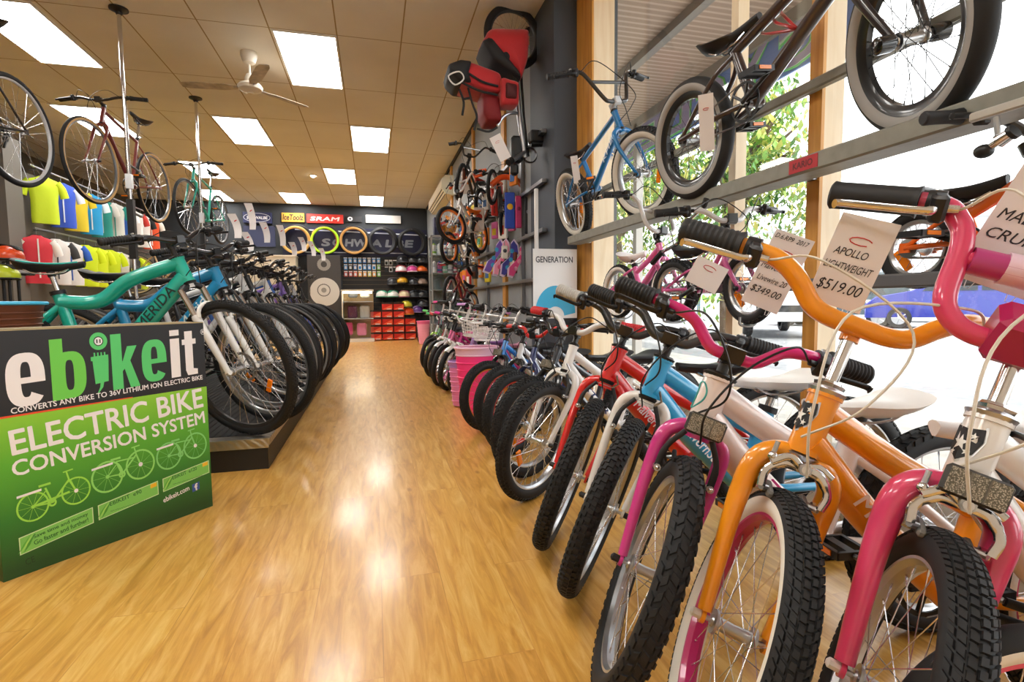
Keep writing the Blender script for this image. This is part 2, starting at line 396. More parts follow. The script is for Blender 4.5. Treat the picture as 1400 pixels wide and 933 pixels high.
    # fork
    def fk():
        b = MB(); w = tw+(.026 if lod == 2 else .018); e = .060 if lod == 2 and S is S_KID else .05
        if fork == 'susp':
            c0 = crown-U*.012; b.tube([c0-U*.02, c0+U*.008], .022, seg+2, km)
            for sy in (-1, 1):
                b.tube(cr([c0-U*.006, c0+V((0, sy*.035, 0))-U*.010, c0+V((0, sy*.062, 0))-U*.028], 4), .017, seg, BLACK)
                lo = V((0, sy*.064, 0)); ch = c0-U*.02; dr = (hub-F*(-.0)) 
                t0 = c0+lo-U*.02; ed = hub+lo+U*.02-F*.0; ed = hub+V((0, sy*.060, 0)); ax = t0.lerp(ed, .0)
                mid = t0.lerp(ed, .36)
                b.tube([t0, mid], .0165, seg, CHROME); b.tube([t0.lerp(ed, .30), t0.lerp(ed, .33), t0.lerp(ed, .36), t0.lerp(ed, .7), ed], [.019, .0235, .0215, .019, .015], seg, km)
                b.tube([ed-F*.012, ed+F*.012], .014, 8, km)
            arc = []
            for i in range(9):
                a = math.pi*i/8; p = c0.lerp(hub, .36)+F*.020; arc.append(p+V((0, math.cos(a)*.064, 0))+U*math.sin(a)*.062+F*math.sin(a)*.012)
            b.tube(arc, .0105, seg, km)
        else:
            th = fork_r or tr*.80; b.tube([crown-U*.03, crown+U*.0], max(tr, th)*1.0, seg+2, km)
            for sy in (-1, 1):
                pts = [crown-U*.012, crown-U*.010+V((0, sy*w*.62, 0)), crown-U*.040+V((0, sy*(w+.012), 0)), crown-U*.10*k+V((0, sy*(w+.018), 0)), crown.lerp(hub, .55)+V((0, sy*(w+.015), 0))-F*.006, hub+V((0, sy*e, 0))+U*.012]
                P = cr(pts, 5); n = len(P); rs = [th*(1.02 if i < n*.5 else 1.02-.42*(i-n*.5)/(n*.5)) for i in range(n)]
                b.tube(P, rs, seg, km)
                b.tube([hub+V((0, sy*(e-.004), 0)), hub+V((0, sy*(e+.004), 0))], .014, seg+2, km)
        for sy in (-1, 1): b.tube([hub+V((0, sy*e, 0)), hub+V((0, sy*(e+.020), 0)), hub+V((0, sy*(e+.024), 0))], [.009, .009, .004], 8, mat('#e9e6df', .4) if lod == 2 and stemc == 'chrome' else BLACK)
        return b.mesh('fork')
    fko = link('fork', cached(('fork', skey, fork, kc or fc, tw, stemc, fork_r), fk), root, Sm)
    # stem + bar
    sm = CHROME if stemc == 'chrome' else mat(stemc, .35, 0, .4)
    clamp = top+U*stemh+F*stemf
    def stm():
        b = MB(); b.tube([top+U*.002, top+U*(stemh-.012)], .0135 if stemc != 'chrome' else .0125, seg+2, sm)
        if stemc == 'chrome':
            cm = paint(barc)
            b.tube([top+U*(stemh-.028), top+U*(stemh+.012)], [.017, .018], seg+2, cm)
            b.tube([top+U*stemh, clamp], .016, seg, cm); b.tube([clamp-V((0, .028, 0)), clamp+V((0, .028, 0))], .0185, seg+2, cm)
        else:
            b.tube([top+U*(stemh-.022), top+U*(stemh+.010)], .0185, seg+2, sm); b.tube([top+U*(stemh-.004), clamp], .0145, seg, sm)
            b.tube([clamp-V((0, .024, 0)), clamp+V((0, .024, 0))], .0195, seg+2, sm)
            b.box(clamp+F*.018, (.008, .044, .036), sm)
        return b.mesh('stem')
    link('stem', cached(('stem', skey, stemc, barc, stemh, stemf), stm), root, Sm)
    half, cross = BARS[bar]; br = {'mustache': .0185, 'cruiser': .0175, 'riser': .0140}.get(bar, .0115) if lod == 2 else .0115
    if lod == 0: br = .011
    def P3(q, sy=1): return clamp + V((0, sy*q[0]*barscale, 0)) + F*q[1] + U*q[2]
    def bm():
        b = MB(); full = [P3(q, -1) for q in half[::-1]]+[P3(q) for q in half[1:]]
        b.tube(cr(full, 5), br, seg, paint(barc) if barc not in ('chrome',) else CHROME)
        if cross: b.tube([P3((cross[0], -.004, cross[1]), -1), P3((cross[0], -.004, cross[1]))], br*.85, seg, paint(barc) if barc != 'chrome' else CHROME)
        return b.mesh('handlebar')
    ho = link('handlebar', cached(('bar', skey, bar, barc, stemh, stemf, barscale), bm), root, Sm)
    end = half[-1]; pre = half[-2]
    if bar != 'drop':
        def gm():
            b = MB(); q0 = V(end); q1 = V(pre); d = (q1-q0); L = d.length*barscale if barscale != 1 else d.length; gl = min(.125 if k > .8 else .09, d.length*.95); u = d/d.length
            out = []
            n = 22 if lod == 2 else 4
            pts = []; rs = []
            for i in range(n+1):
                t = i/n; pts.append(V(q0-u*.004+u*gl*t)); base = br+(.0085 if lod == 2 and S is S_KID else .0055)
                rs.append(base+(.0022 if (i % 2 and lod == 2 and bar != 'cruiser') else 0)+(.004 if i == n else 0)+(.001 if i == 0 else 0))
            for sy in (1,):
                P = [P3((p.x, p.y, p.z), 1) for p in pts]
                b.tube([P[0]-(P[1]-P[0]).normalized()*.004]+P, [rs[0]*.8]+rs, seg+2, mat(gripc, .6))
            return b.mesh('grip'), gl
        (gme, gl) = cached(('grip', skey, bar, gripc, stemh, stemf, barscale), gm)
        MIR = Matrix.Scale(-1, 4, V((0, 1, 0)))
        def gm2():
            m2 = gme.copy(); m2.transform(MIR); m2.flip_normals(); return m2
        link('grip', gme, ho); link('grip', cached(('grip2', skey, bar, gripc, stemh, stemf, barscale), gm2), ho)
        if streamer:
            for sy in (-1, 1):
                b = MB(); e0 = P3(end, sy)
                for i in range(9):
                    a = random.uniform(0, 6.28); rr = random.uniform(.01, .035)
                    b.tube(cr([e0, e0+V((rr*math.cos(a), sy*.03+rr*math.sin(a), -.02)), e0+V((rr*1.4*math.cos(a), sy*.03+rr*math.sin(a), -.13))], 3), .0016, 3, mat(streamer[i % len(streamer)], .5))
                b.obj('streamer', ho, 0)
        if lever_on:
            def lm():
                b = MB(); q0 = V(end); u = (V(pre)-q0).normalized(); c = q0+u*(gl+.016)
                lev = CHROME if lever == 'chrome' else mat(lever, .3, .3)
                P = lambda v: P3((v.x, v.y, v.z), 1)
                cc = P(c); ax = (P(c+u*.01)-P(c-u*.01)).normalized()
                b.tube([cc-ax*.012, cc+ax*.014], br+.006, seg+2, PLAST)
                fwdv = (F*.80-U*.60).normalized(); bx = cc+fwdv*.030+ax*.004
                b.rbox(bx, (.030, .026, .050), .006, PLAST, rot=(Matrix((fwdv, ax, fwdv.cross(ax))).transposed()).to_3x3())
                b.tube([bx-ax*.010, bx+ax*.03], .007, seg, lev)
                tip = P(q0+u*(gl*.10))+fwdv*.060
                mids = [bx+fwdv*.008, bx+fwdv*.026-ax*.014, (bx+fwdv*.028).lerp(tip, .35), tip-fwdv*.004, tip-ax*.010+fwdv*.006]
                b.tube(cr(mids, 5), [.0085]*6+[.0072]*14+[.0085], seg, lev, flat=(fwdv, .55))
                if lod == 2: b.tube([cc+U*.018, cc+U*.024], .008, 10, ALU)
                return b.mesh('brake_lever'), bx+ax*.03
            lme, lp = cached(('lever', skey, bar, lever, stemh, stemf, barscale), lm)
            def lm2():
                m2 = lme.copy(); m2.transform(MIR); m2.flip_normals(); return m2
            link('brake_lever', lme, ho); link('brake_lever', cached(('lever2', skey, bar, lever, stemh, stemf, barscale), lm2), ho)
            cm = mat(cable, .4) if cable else CABLE_B
            b = MB(); cw = .0022 if lod < 2 else .0026
            kk = k
            for sy, tgt in ((1, crown+F*.075-U*.035), (-1, crown+F*.03+U*.03+V((0, -.02, 0)))):
                s0 = V((lp.x, lp.y*sy, lp.z)); m1 = V((s0.x, s0.y*.62, s0.z))+F*.075+U*.008; m2 = clamp+F*.10+V((0, sy*.02, 0))-U*.03
                if bar in ('cruiser', 'mustache', 'bmx'): m2 = clamp+F*.095+V((0, -sy*.05, 0))+U*.00; 
                b.tube(cr([s0, m1, m2, m2.lerp(tgt, .6)+F*.03+V((0, -sy*.03, 0)), tgt], 8 if lod else 5), cw, 6 if lod else 3, cm)
            b.obj('brake_cable', ho)
    else:
        tp = MB(); P = [P3(q) for q in half]
        for sy in (-1, 1):
            pts = cr([P3(q, sy) for q in half[1:]], 6); n = len(pts)
            tp.tube(pts, [.0165+(.0012 if i % 2 else 0) for i in range(n)], seg, mat(gripc, .6))
        tp.obj('bar_tape', ho)
    if pad:
        pc = mat(pad, .35, 0, .3)
        b = MB(); b.rbox(clamp+U*.012+F*.006, (.075, .105, .085), .012, pc, rot=Matrix.Rotation(R(90-S['ha']), 3, 'Y')); b.obj('stem_pad', ho)
        if cross:
            b = MB(); b.tube([P3((cross[0]*.86, -.004, cross[1]), -1), P3((cross[0]*.86, -.004, cross[1]))], .0265, 12, mat('#b63a7c', .35, 0, .3), flat=((0, 0, 1), .9)); b.tube([P3((cross[0]*.5, -.004, cross[1]), -1), P3((cross[0]*.5, -.004, cross[1]))], .0272, 12, mat('#e8c8d8', .35)); b.obj('crossbar_pad', ho)
    if bell:
        b = MB(); p = P3((.075, .0, .02)); b.lathe([(0, .028), (.014, .026), (.024, .016), (.027, .002), (.025, 0), (0, 0)], 20, BLACK if bell == 'black' else CHROME, c=p+U*.014); b.tube([p-U*.01, p+U*.02], .005, 8, BLACK); b.obj('bell', ho)
    # seat
    sp = MB(); sp.tube([st-g['W']*.01, sad-g['W']*.03*k], .0125, seg, CHROME if k > .5 else BLACK); sp.tube([sad-g['W']*.055*k, sad-g['W']*.03*k], .017, seg, BLACK); sp.obj('seatpost', root)
    def sd():
        b = MB(); L = (.31 if S is S_KID else .28)*(1 if k > .95 else max(.7, k)) ; rings = []; n = 14; hw = .075*L/.27
        for i in range(n+1):
            t = i/n; x = .15*L/.27-t*L
            w = hw*(.24+.16*t) if t < .45 else hw*(.32+.68*math.sin(min(1, (t-.45)/.42)*math.pi/2))
            if t > .93: w *= .85
            if t < .06: w *= .7
            z = .012*(2*t-1)**2+ (.012 if t > .8 else 0)*((t-.8)/.2)
            th = .022+.022*t; r_ = []
            for j in range(10):
                a = 2*math.pi*j/10; zz = math.sin(a); r_.append(V((x, math.cos(a)*w*(1 if zz > -.2 else .75), z+(zz*.012 if zz > 0 else zz*th))))
            rings.append(r_)
        b.loft(rings, mat(saddle, .45)); b.xf(Matrix.Translation(sad))
        return b.mesh('saddle', 60)
    so = link('saddle', cached(('sad', skey, saddle), sd), root)
    if lod >= 1:
        b = MB()
        for sy in (-1, 1): b.tube(cr([sad+V((.09, sy*.012, -.018)), sad+V((.04, sy*.022, -.040)), sad+V((-.05, sy*.022, -.040)), sad+V((-.09, sy*.03, -.02))], 4), .0036, 6, CHROME)
        b.obj('saddle_rails', so)
    if stripe:
        b = MB()
        L = .27*(1 if k > .95 else max(.7, k)); q = L/.27
        for sy in (-1, 1):
            b.tube(cr([sad+V((.13*q, sy*.014*q, .017)), sad+V((.05*q, sy*.022*q, .008)), sad+V((-.04*q, sy*.05*q, .009)), sad+V((-.10*q, sy*.066*q, .018))], 5), .0048, 6, mat(stripe, .4))
        b.obj('saddle_stripe', so)
    # drivetrain
    if crank and parts != 'front':
        def ck():
            b = MB(); c = bb; crn = .075*min(1, k+.1)
            b.lathe([(crn, -.040), (crn, -.044), (crn*.86, -.044), (crn*.86, -.040)], 28, BLACK if lod else PLAST, c=c, axis='y', closed=True)
            for i in range(5):
                a = 2*math.pi*i/5; b.tube([c+V((0, -.042, 0)), c+V((math.cos(a)*crn*.9, -.042, math.sin(a)*crn*.9))], .006, 5, BLACK)
            b.tube([c+V((0, -.055, 0)), c+V((0, .05, 0))], .012, 10, ALU)
            return b.mesh('crankset')
        co = link('crankset', cached(('crank', skey), ck), root)
        al = .155*min(1, k+.05); an = R(random.choice((25, -20, 200, 160, 70))) if lod < 2 else R(200)
        for sy in (-1, 1):
            d = V((math.cos(an), 0, math.sin(an)))*sy
            b = MB(); p0 = bb+V((0, sy*.055, 0)); p1 = p0+d*al+V((0, sy*.01, 0)); b.tube([p0, p1], [.012, .009], 8, BLACK, flat=((0, 1, 0), .6)); b.obj('crank_arm', co)
            b = MB(); pc = p1+V((0, sy*.055, 0)); b.tube([p1, pc], .006, 6, STEEL)
            for dx in (-.036, .036): b.box(pc+V((dx, 0, 0)), (.009, .085, .018), PLAST)
            for dy in (-.04, .04): b.box(pc+V((0, dy, 0)), (.075, .008, .018), PLAST)
            b.box(pc, (.02, .08, .014), PLAST)
            for dx in (-.042, .042): b.box(pc+V((dx, 0, 0)), (.003, .05, .012), AMBER if lod else PLAST)
            b.obj('pedal', co)
        def chn():
            b = MB(); rr_ = .03; c = rh+V((0, -.042, 0)); c2 = bb+V((0, -.042, 0)); crn = .075*min(1, k+.1)
            for s_ in (1, -1): b.tube([c+V((0, 0, s_*rr_)), c2+V((0, 0, s_*crn))], .0034, 4, STEEL)
            b.lathe([(rr_, -.004), (rr_, .004), (.01, .006), (.01, -.006)], 16, STEEL, c=c, axis='y', closed=True)
            return b.mesh('chain')
        link('chain', cached(('chain', skey), chn), root)
        if S in (S_MTB, S_HYB) or frame == 'curved' or stemc != 'chrome' and S is S_KID and k > .9:
            b = MB(); c = rh+V((.01, -.055, -.05)); b.tube([rh+V((0, -.055, -.01)), c], .012, 6, BLACK); b.tube([c, c+V((.03, .005, -.06))], .010, 6, BLACK); b.tube([c+V((0, -.006, 0)), c+V((0, .006, 0))], .02, 10, PLAST); b.obj('derailleur', root)
    # brakes
    if brake == 'v':
        def vb():
            b = MB(); 
            for sy in (-1, 1):
                y = tw+.020; base = crown.lerp(hub, .34)+F*.026+V((0, sy*(y+.012), 0)); tp = crown-U*.002+F*.030+V((0, sy*(y*.62), 0)); tp = tp-U*.018
                b.tube(cr([base-U*.01, base.lerp(tp, .5)+V((0, sy*.012, 0)), tp], 4), [.0085]*4+[.007]*5, 8, BLACK, flat=(tuple(F), .6))
                b.tube([base-F*.018-U*.002, base+F*.012-U*.002], .0085, 8, ALU); b.ball(base+F*.012-U*.002, .0055, CHROME, 8, 6)
                pdc = crown.lerp(hub, .24)+V((0, sy*(tw*.62+.012), 0)); b.rbox(pdc, (.046, .010, .012), .003, RUBBER)
            t1 = crown-U*.020+F*.030; b.tube([t1+V((0, -.03, 0)), t1+V((0, .03, 0))], .0012, 4, STEEL)
            b.tube([t1+V((0, .03, 0)), t1+V((0, .044, .022)), t1+V((0, .03, .05))+F*.01], .0036, 6, ALU)
            return b.mesh('front_brake')
        link('front_brake', cached(('vb', skey, tw), vb), fko)
    elif brake == 'caliper':
        def cb():
            b = MB(); c = crown-U*.024+F*.034; w = tw+.012
            for sy, o in ((-1, .0), (1, .010)):
                pts = [c+F*o+V((0, -sy*.055, 0))+U*.002-U*.012*(sy > 0), c+F*o+V((0, -sy*.028, 0))+U*.012, c+F*o, c+F*o+V((0, sy*w*.75, 0))-U*.004, c+F*o+V((0, sy*(w+.012), 0))-U*.030, c+F*o+V((0, sy*(w+.010), 0))-U*.060]
                b.tube(cr(pts, 6), [.0075]*12+[.0095]*10+[.008]*9, 10, CHROME, flat=(tuple(F), .62))
                pd = c+F*(o*.3-.018)+V((0, sy*(tw*.60+.014), 0))-U*.062; b.rbox(pd, (.048, .014, .014), .004, mat('#77736e', .6)); b.tube([pd, pd+V((0, sy*.02, 0))+F*.018], .006, 8, ALU); b.tube([pd+V((0, sy*.012, 0)), pd+V((0, sy*.026, 0))], .010, 10, CHROME)
            b.tube([c-F*.03, c+F*.026], .008, 10, CHROME); b.tube([c+F*.018, c+F*.024], .012, 8, ALU)
            b.tube([c+V((0, -.055, 0)), c+V((0, -.055, 0))+U*.03], .0045, 8, ALU); b.ball(c+V((0, -.055, 0))+F*.004, .010, CHROME, 10, 8)
            return b.mesh('front_brake')
        link('front_brake', cached(('cb', skey, tw), cb), fko)
    elif brake == 'disc':
        b = MB(); c = hub+V((0, .045, 0)); b.lathe([(.085, 0), (.085, .002), (.07, .002), (.07, 0)], 28, STEEL, c=c, axis='y', closed=True)
        for i in range(6):
            a = i*math.pi/3; b.tube([c+V((math.cos(a+.4)*.02, .001, math.sin(a+.4)*.02)), c+V((math.cos(a)*.075, .001, math.sin(a)*.075))], .003, 4, STEEL)
        b.obj('disc_rotor', fko)
    if front_reflector:
        b = MB(); c = crown+F*(tr+.030)+U*.006; rot = Matrix((F, (0, 1, 0), F.cross(V((0, 1, 0))))).transposed()
        b.rbox(c, (.014, .088, .048), .006, mat('#3b3a36', .35), rot=rot)
        m_ = nodereflect(); b.box(c+F*.0078, (.002, .078, .040), m_, rot=rot)
        for dy in (-.012, .012): b.box(c+F*.009+V((0, dy, 0)), (.0015, .003, .040), mat('#6a675e', .3), rot=rot)
        b.tube([c-F*.03-U*.005, c-U*.012], .008, 8, BLACK); b.obj('front_reflector', fko)
    if guards:
        b = MB()
        for h in ((hub, 1),) if lod < 1 else ((hub, 1), (rh, 0)):
            c = h[0]; pts = []
            for i in range(17):
                a = R(55+i*(125 if not h[1] else 115)/16) if h[1] else R(40+i*130/16); pts.append(c+V((math.cos(a), 0, math.sin(a)))*(Rr+.014))
            mg = MB(); mg.tube(pts, tw*1.15, 8, paint(guards), flat=((0, 1, 0), 1.0))
            rings = []
            b2 = MB()
            for p in pts:
                d = (p-c).normalized(); rings.append([p+V((0, y*tw*1.1, 0))-d*(abs(y)**2*.012) for y in (-1, -.5, 0, .5, 1)]+[p+V((0, y*tw*1.1, 0))-d*(abs(y)**2*.012+.0015) for y in (1, .5, 0, -.5, -1)])
            b2.loft(rings, paint(guards)); b2.obj('mudguard', fko if h[1] else fo)
    if basket:
        kind, bc, bc2 = basket
        b = MB(); c = clamp+F*.17-U*.07; w1, w2, h_ = .13*k+.02, .10*k+.02, .15*k+.02; d1, d2 = .09*k+.02, .07*k+.015
        if kind == 'solid':
            prof = []
            for z, w_, d_ in ((h_/2, w1, d1), (h_/2-.015, w1*.96, d1*.96), (-h_/2, w2, d2)):
                prof.append([c+V((math.cos(a)*d_*(1.15 if abs(math.cos(a)) > .7 else 1), math.sin(a)*w_*(1.15 if abs(math.sin(a)) > .7 else 1), z)) for a in [2*math.pi*i/20 for i in range(20)]])
            b.loft([[p+V((0, 0, .006)) for p in prof[0]], prof[0]], mat(bc2, .5), caps=False)
            b.loft(prof, mat(bc, .5), caps=False); b.add(prof[2], [tuple(range(20))], mat(bc, .5))
            for i in range(1, 7):
                t = i/7; ring = [a_.lerp(b_, t)*1.0 for a_, b_ in zip(prof[1], prof[2])]; ring = [c+V(((p-c).x*1.02, (p-c).y*1.02, (p-c).z)) for p in ring]; b.tube(ring, .0035, 5, mat(bc, .45), closed=True)
            b.tube([c+V(((p-c).x*1.03, (p-c).y*1.03, (p-c).z)) for p in prof[0]], .008, 6, mat(bc2, .45), closed=True)
        else:
            rings = []
            for i in range(6):
                t = i/5; w_ = w1+(w2-w1)*t; d_ = d1+(d2-d1)*t; z = h_/2-h_*t
                rg = [c+V((math.cos(a)*d_*1.2, math.sin(a)*w_*1.2, z)) for a in [2*math.pi*q/24 for q in range(24)]]; rings.append(rg); b.tube(rg, .0030 if i else .005, 5, mat(bc, .4), closed=True)
            for q in range(24): b.tube([rg[q] for rg in rings], .0022, 4, mat(bc, .4))
            for q in range(-3, 4): b.tube([c+V((q*.02, -w2, -h_/2)), c+V((q*.02, w2, -h_/2))], .002, 4, mat(bc, .4))
        b.obj('basket', ho)
    if pegs:
        for h in (hub,):
            b = MB(); b.lathe([(0, -.052), (.020, -.052), (.024, -.06), (.024, -.098), (.018, -.102), (0, -.102)], 14, GLOSSBLK, c=h, axis='y'); b.obj('axle_peg', fko); b = MB()
            b.lathe([(0, .052), (.020, .052), (.024, .06), (.024, .098), (.018, .102), (0, .102)], 14, GLOSSBLK, c=h, axis='y')
        b.obj('axle_peg', fko)
    if training:
        b = MB()
        for sy in (-1, 1):
            c = rh+V((-.02, sy*.16, -Rr+.055)); b.tube([rh+V((0, sy*.06, 0)), rh+V((-.01, sy*.11, -.03)), c-V((0, sy*.015, 0))], .006, 6, STEEL); b.lathe([(0, -.012), (.04, -.014), (.055, -.008), (.055, .008), (.04, .014), (0, .012)], 18, mat('#e8e4de', .5), c=c, axis='y')
        b.obj('training_wheels', root)
    return root
_NR = []
def nodereflect():
    if _NR: return _NR[0]
    m, n, l, b = nodemat('reflector_lens'); tc = n.new('ShaderNodeTexCoord'); vo = n.new('ShaderNodeTexVoronoi'); vo.inputs['Scale'].default_value = 420
    cr_ = n.new('ShaderNodeValToRGB'); cr_.color_ramp.elements[0].color = lin('#e6e0d2'); cr_.color_ramp.elements[1].color = lin('#6d6a60')
    cr_.color_ramp.elements[1].position = .6
    l.new(tc.outputs['Object'], vo.inputs['Vector']); l.new(vo.outputs['Distance'], cr_.inputs[0]); l.new(cr_.outputs[0], b.inputs['Base Color'])
    b.inputs['Roughness'].default_value = .2; b.inputs['Metallic'].default_value = .5
    _NR.append(m); return m
# ------------------------------------------------------------------ the room
CEIL = 3.35; BACK = 14.0; LEFT = -5.3; NEAR = -1.6; WR = 1.42; GL = 1.83; OUT = 1.86; PX = 1.61; JY = 3.73; SILL = .28
def floor_mat():
    m, n, l, b = nodemat('honey_pine_laminate'); tc = n.new('ShaderNodeTexCoord'); mp = n.new('ShaderNodeMapping')
    mp.inputs['Rotation'].default_value = (0, 0, R(90)); l.new(tc.outputs['Object'], mp.inputs['Vector'])
    br = n.new('ShaderNodeTexBrick'); br.offset = .37; br.inputs['Brick Width'].default_value = 1.25; br.inputs['Row Height'].default_value = .19
    br.inputs['Mortar Size'].default_value = .0012; br.inputs['Mortar Smooth'].default_value = .3; br.inputs['Scale'].default_value = 1
    br.inputs['Color1'].default_value = (.42, .42, .42, 1); br.inputs['Color2'].default_value = (.62, .62, .62, 1); br.inputs['Mortar'].default_value = (.2, .2, .2, 1)
    l.new(mp.outputs[0], br.inputs['Vector'])
    mg = n.new('ShaderNodeMapping'); mg.inputs['Scale'].default_value = (9, 1.0, 1); l.new(tc.outputs['Object'], mg.inputs['Vector'])
    ns = n.new('ShaderNodeTexNoise'); ns.inputs['Scale'].default_value = 3.2; ns.inputs['Detail'].default_value = 7; ns.inputs['Distortion'].default_value = .8
    ns.inputs['Roughness'].default_value = .62
    ad = n.new('ShaderNodeVectorMath'); ad.operation = 'ADD'; l.new(mg.outputs[0], ad.inputs[0]); sc = n.new('ShaderNodeVectorMath'); sc.operation = 'SCALE'; sc.inputs['Scale'].default_value = 9
    l.new(br.outputs['Color'], sc.inputs[0]); l.new(sc.outputs[0], ad.inputs[1]); l.new(ad.outputs[0], ns.inputs['Vector'])
    r = n.new('ShaderNodeValToRGB'); e = r.color_ramp.elements
    e[0].position = .25; e[0].color = lin('#a9742a'); e[1].position = .75; e[1].color = lin('#e6bd72')
    x = r.color_ramp.elements.new(.5); x.color = lin('#d19c48')
    l.new(ns.outputs['Fac'], r.inputs[0])
    # knots
    mk = n.new('ShaderNodeMapping'); mk.inputs['Scale'].default_value = (5.2, 2.3, 1); l.new(tc.outputs['Object'], mk.inputs['Vector'])
    vo = n.new('ShaderNodeTexVoronoi'); vo.inputs['Scale'].default_value = 1; vo.inputs['Randomness'].default_value = 1; l.new(mk.outputs[0], vo.inputs['Vector'])
    kr = n.new('ShaderNodeValToRGB'); kr.color_ramp.elements[0].position = .02; kr.color_ramp.elements[0].color = (1, 1, 1, 1); kr.color_ramp.elements[1].position = .085; kr.color_ramp.elements[1].color = (0, 0, 0, 1)
    l.new(vo.outputs['Distance'], kr.inputs[0])
    mx = n.new('ShaderNodeMix'); mx.data_type = 'RGBA'; mx.inputs[7].default_value = lin('#8a4f1c')
    km = n.new('ShaderNodeMath'); km.operation = 'MULTIPLY'; km.inputs[1].default_value = .62; l.new(kr.outputs[0], km.inputs[0]); l.new(km.outputs[0], mx.inputs[0]); l.new(r.outputs[0], mx.inputs[6])
    m2 = n.new('ShaderNodeMix'); m2.data_type = 'RGBA'; m2.blend_type = 'OVERLAY'; m2.inputs[0].default_value = .38
    l.new(mx.outputs[2], m2.inputs[6]); l.new(br.outputs['Color'], m2.inputs[7]); l.new(m2.outputs[2], b.inputs['Base Color'])
    b.inputs['Roughness'].default_value = .30; b.inputs['Coat Weight'].default_value = .25; b.inputs['Coat Roughness'].default_value = .12
    return m
def ceil_mat():
    m, n, l, b = nodemat('cream_ceiling_sheet'); tc = n.new('ShaderNodeTexCoord'); sx = n.new('ShaderNodeSeparateXYZ'); l.new(tc.outputs['Object'], sx.inputs[0])
    fac = None
    for ax, x0, st, w in (('X', -.25, .575, .006), ('Y', 5.235, 1.236, .005)):
        a = n.new('ShaderNodeMath'); a.operation = 'SUBTRACT'; a.inputs[1].default_value = x0-st/2-20*st; l.new(sx.outputs[ax], a.inputs[0])
        c = n.new('ShaderNodeMath'); c.operation = 'MODULO'; c.inputs[1].default_value = st; l.new(a.outputs[0], c.inputs[0])
        d = n.new('ShaderNodeMath'); d.operation = 'SUBTRACT'; d.inputs[1].default_value = st/2; l.new(c.outputs[0], d.inputs[0])
        e = n.new('ShaderNodeMath'); e.operation = 'ABSOLUTE'; l.new(d.outputs[0], e.inputs[0])
        f = n.new('ShaderNodeMath'); f.operation = 'LESS_THAN'; f.inputs[1].default_value = w; l.new(e.outputs[0], f.inputs[0])
        if fac is None: fac = f
        else:
            g = n.new('ShaderNodeMath'); g.operation = 'MAXIMUM'; l.new(fac.outputs[0], g.inputs[0]); l.new(f.outputs[0], g.inputs[1]); fac = g
    ns = n.new('ShaderNodeTexNoise'); ns.inputs['Scale'].default_value = 1.3; ns.inputs['Detail'].default_value = 4; l.new(tc.outputs['Object'], ns.inputs['Vector'])
    r = n.new('ShaderNodeValToRGB'); r.color_ramp.elements[0].position = .3; r.color_ramp.elements[0].color = lin('#e4e0d6'); r.color_ramp.elements[1].position = .7; r.color_ramp.elements[1].color = lin('#eeebe3'); l.new(ns.outputs['Fac'], r.inputs[0])
    mx = n.new('ShaderNodeMix'); mx.data_type = 'RGBA'; mx.inputs[7].default_value = lin('#a8946c'); l.new(fac.outputs[0], mx.inputs[0]); l.new(r.outputs[0], mx.inputs[6]); l.new(mx.outputs[2], b.inputs['Base Color'])
    b.inputs['Roughness'].default_value = .8
    return m
def wood_mat(name, c1, c2, scale=(30, 30, 2)):
    m, n, l, b = nodemat(name); tc = n.new('ShaderNodeTexCoord'); mp = n.new('ShaderNodeMapping'); mp.inputs['Scale'].default_value = scale
    l.new(tc.outputs['Object'], mp.inputs['Vector']); ns = n.new('ShaderNodeTexNoise'); ns.inputs['Scale'].default_value = 1; ns.inputs['Detail'].default_value = 5; ns.inputs['Distortion'].default_value = .6
    l.new(mp.outputs[0], ns.inputs['Vector']); r = n.new('ShaderNodeValToRGB'); r.color_ramp.elements[0].position = .3; r.color_ramp.elements[1].position = .7
    r.color_ramp.elements[0].color = lin(c1); r.color_ramp.elements[1].color = lin(c2); l.new(ns.outputs['Fac'], r.inputs[0]); l.new(r.outputs[0], b.inputs['Base Color'])
    b.inputs['Roughness'].default_value = .45
    return m
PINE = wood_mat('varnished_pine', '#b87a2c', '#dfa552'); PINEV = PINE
def plane_part(name, a, b, m, kind='structure'):
    """box from corner a to corner b"""
    a = V(a); b = V(b); q = MB(); q.box((a+b)/2, [abs(x) for x in (b-a)], m); o = q.obj(name, smooth=0)
    if kind: o['kind'] = kind
    return o
GREYW = mat('#4c5054', .75, var=.15, bscale=2); DARKW = mat('#33373c', .7, var=.2, bscale=2); BLUEW = mat('#47505c', .6, var=.2, bscale=3)
plane_part('floor', (LEFT-.1, NEAR-.1, -.1), (OUT, BACK+.1, 0), floor_mat())
plane_part('ceiling', (LEFT-.1, NEAR-.1, CEIL), (OUT+.1, BACK+.1, CEIL+.1), ceil_mat())
plane_part('wall_back', (LEFT-.1, BACK, 0), (WR+.1, BACK+.1, CEIL), DARKW)
plane_part('wall_left', (LEFT-.1, NEAR, 0), (LEFT, BACK, CEIL), mat('#6b6152', .8))
plane_part('wall_front', (LEFT-.1, NEAR-.1, 0), (OUT+.1, NEAR, CEIL), mat('#d9d2c4', .8))
plane_part('wall_right', (WR, JY+.95, 0), (WR+.12, BACK, CEIL), mat('#94989a', .75, var=.2, bscale=2))
plane_part('trim_column', (WR, JY+.30, 0), (OUT+.1, JY+.95, CEIL), BLUEW)
plane_part('wall_sill_right', (GL-.01, NEAR, 0), (GL+.08, JY+.3, SILL), mat('#d8d3ca', .7))
plane_part('trim_sill', (GL-.02, NEAR, SILL-.03), (GL+.14, JY, SILL), mat('#cfc9bd', .6))
PALE_T = wood_mat('pale_daylit_timber', '#e3cba6', '#f0dfc2', (20, 20, 2))  # paler than the pine: daylight on the near faces is painted into the wood
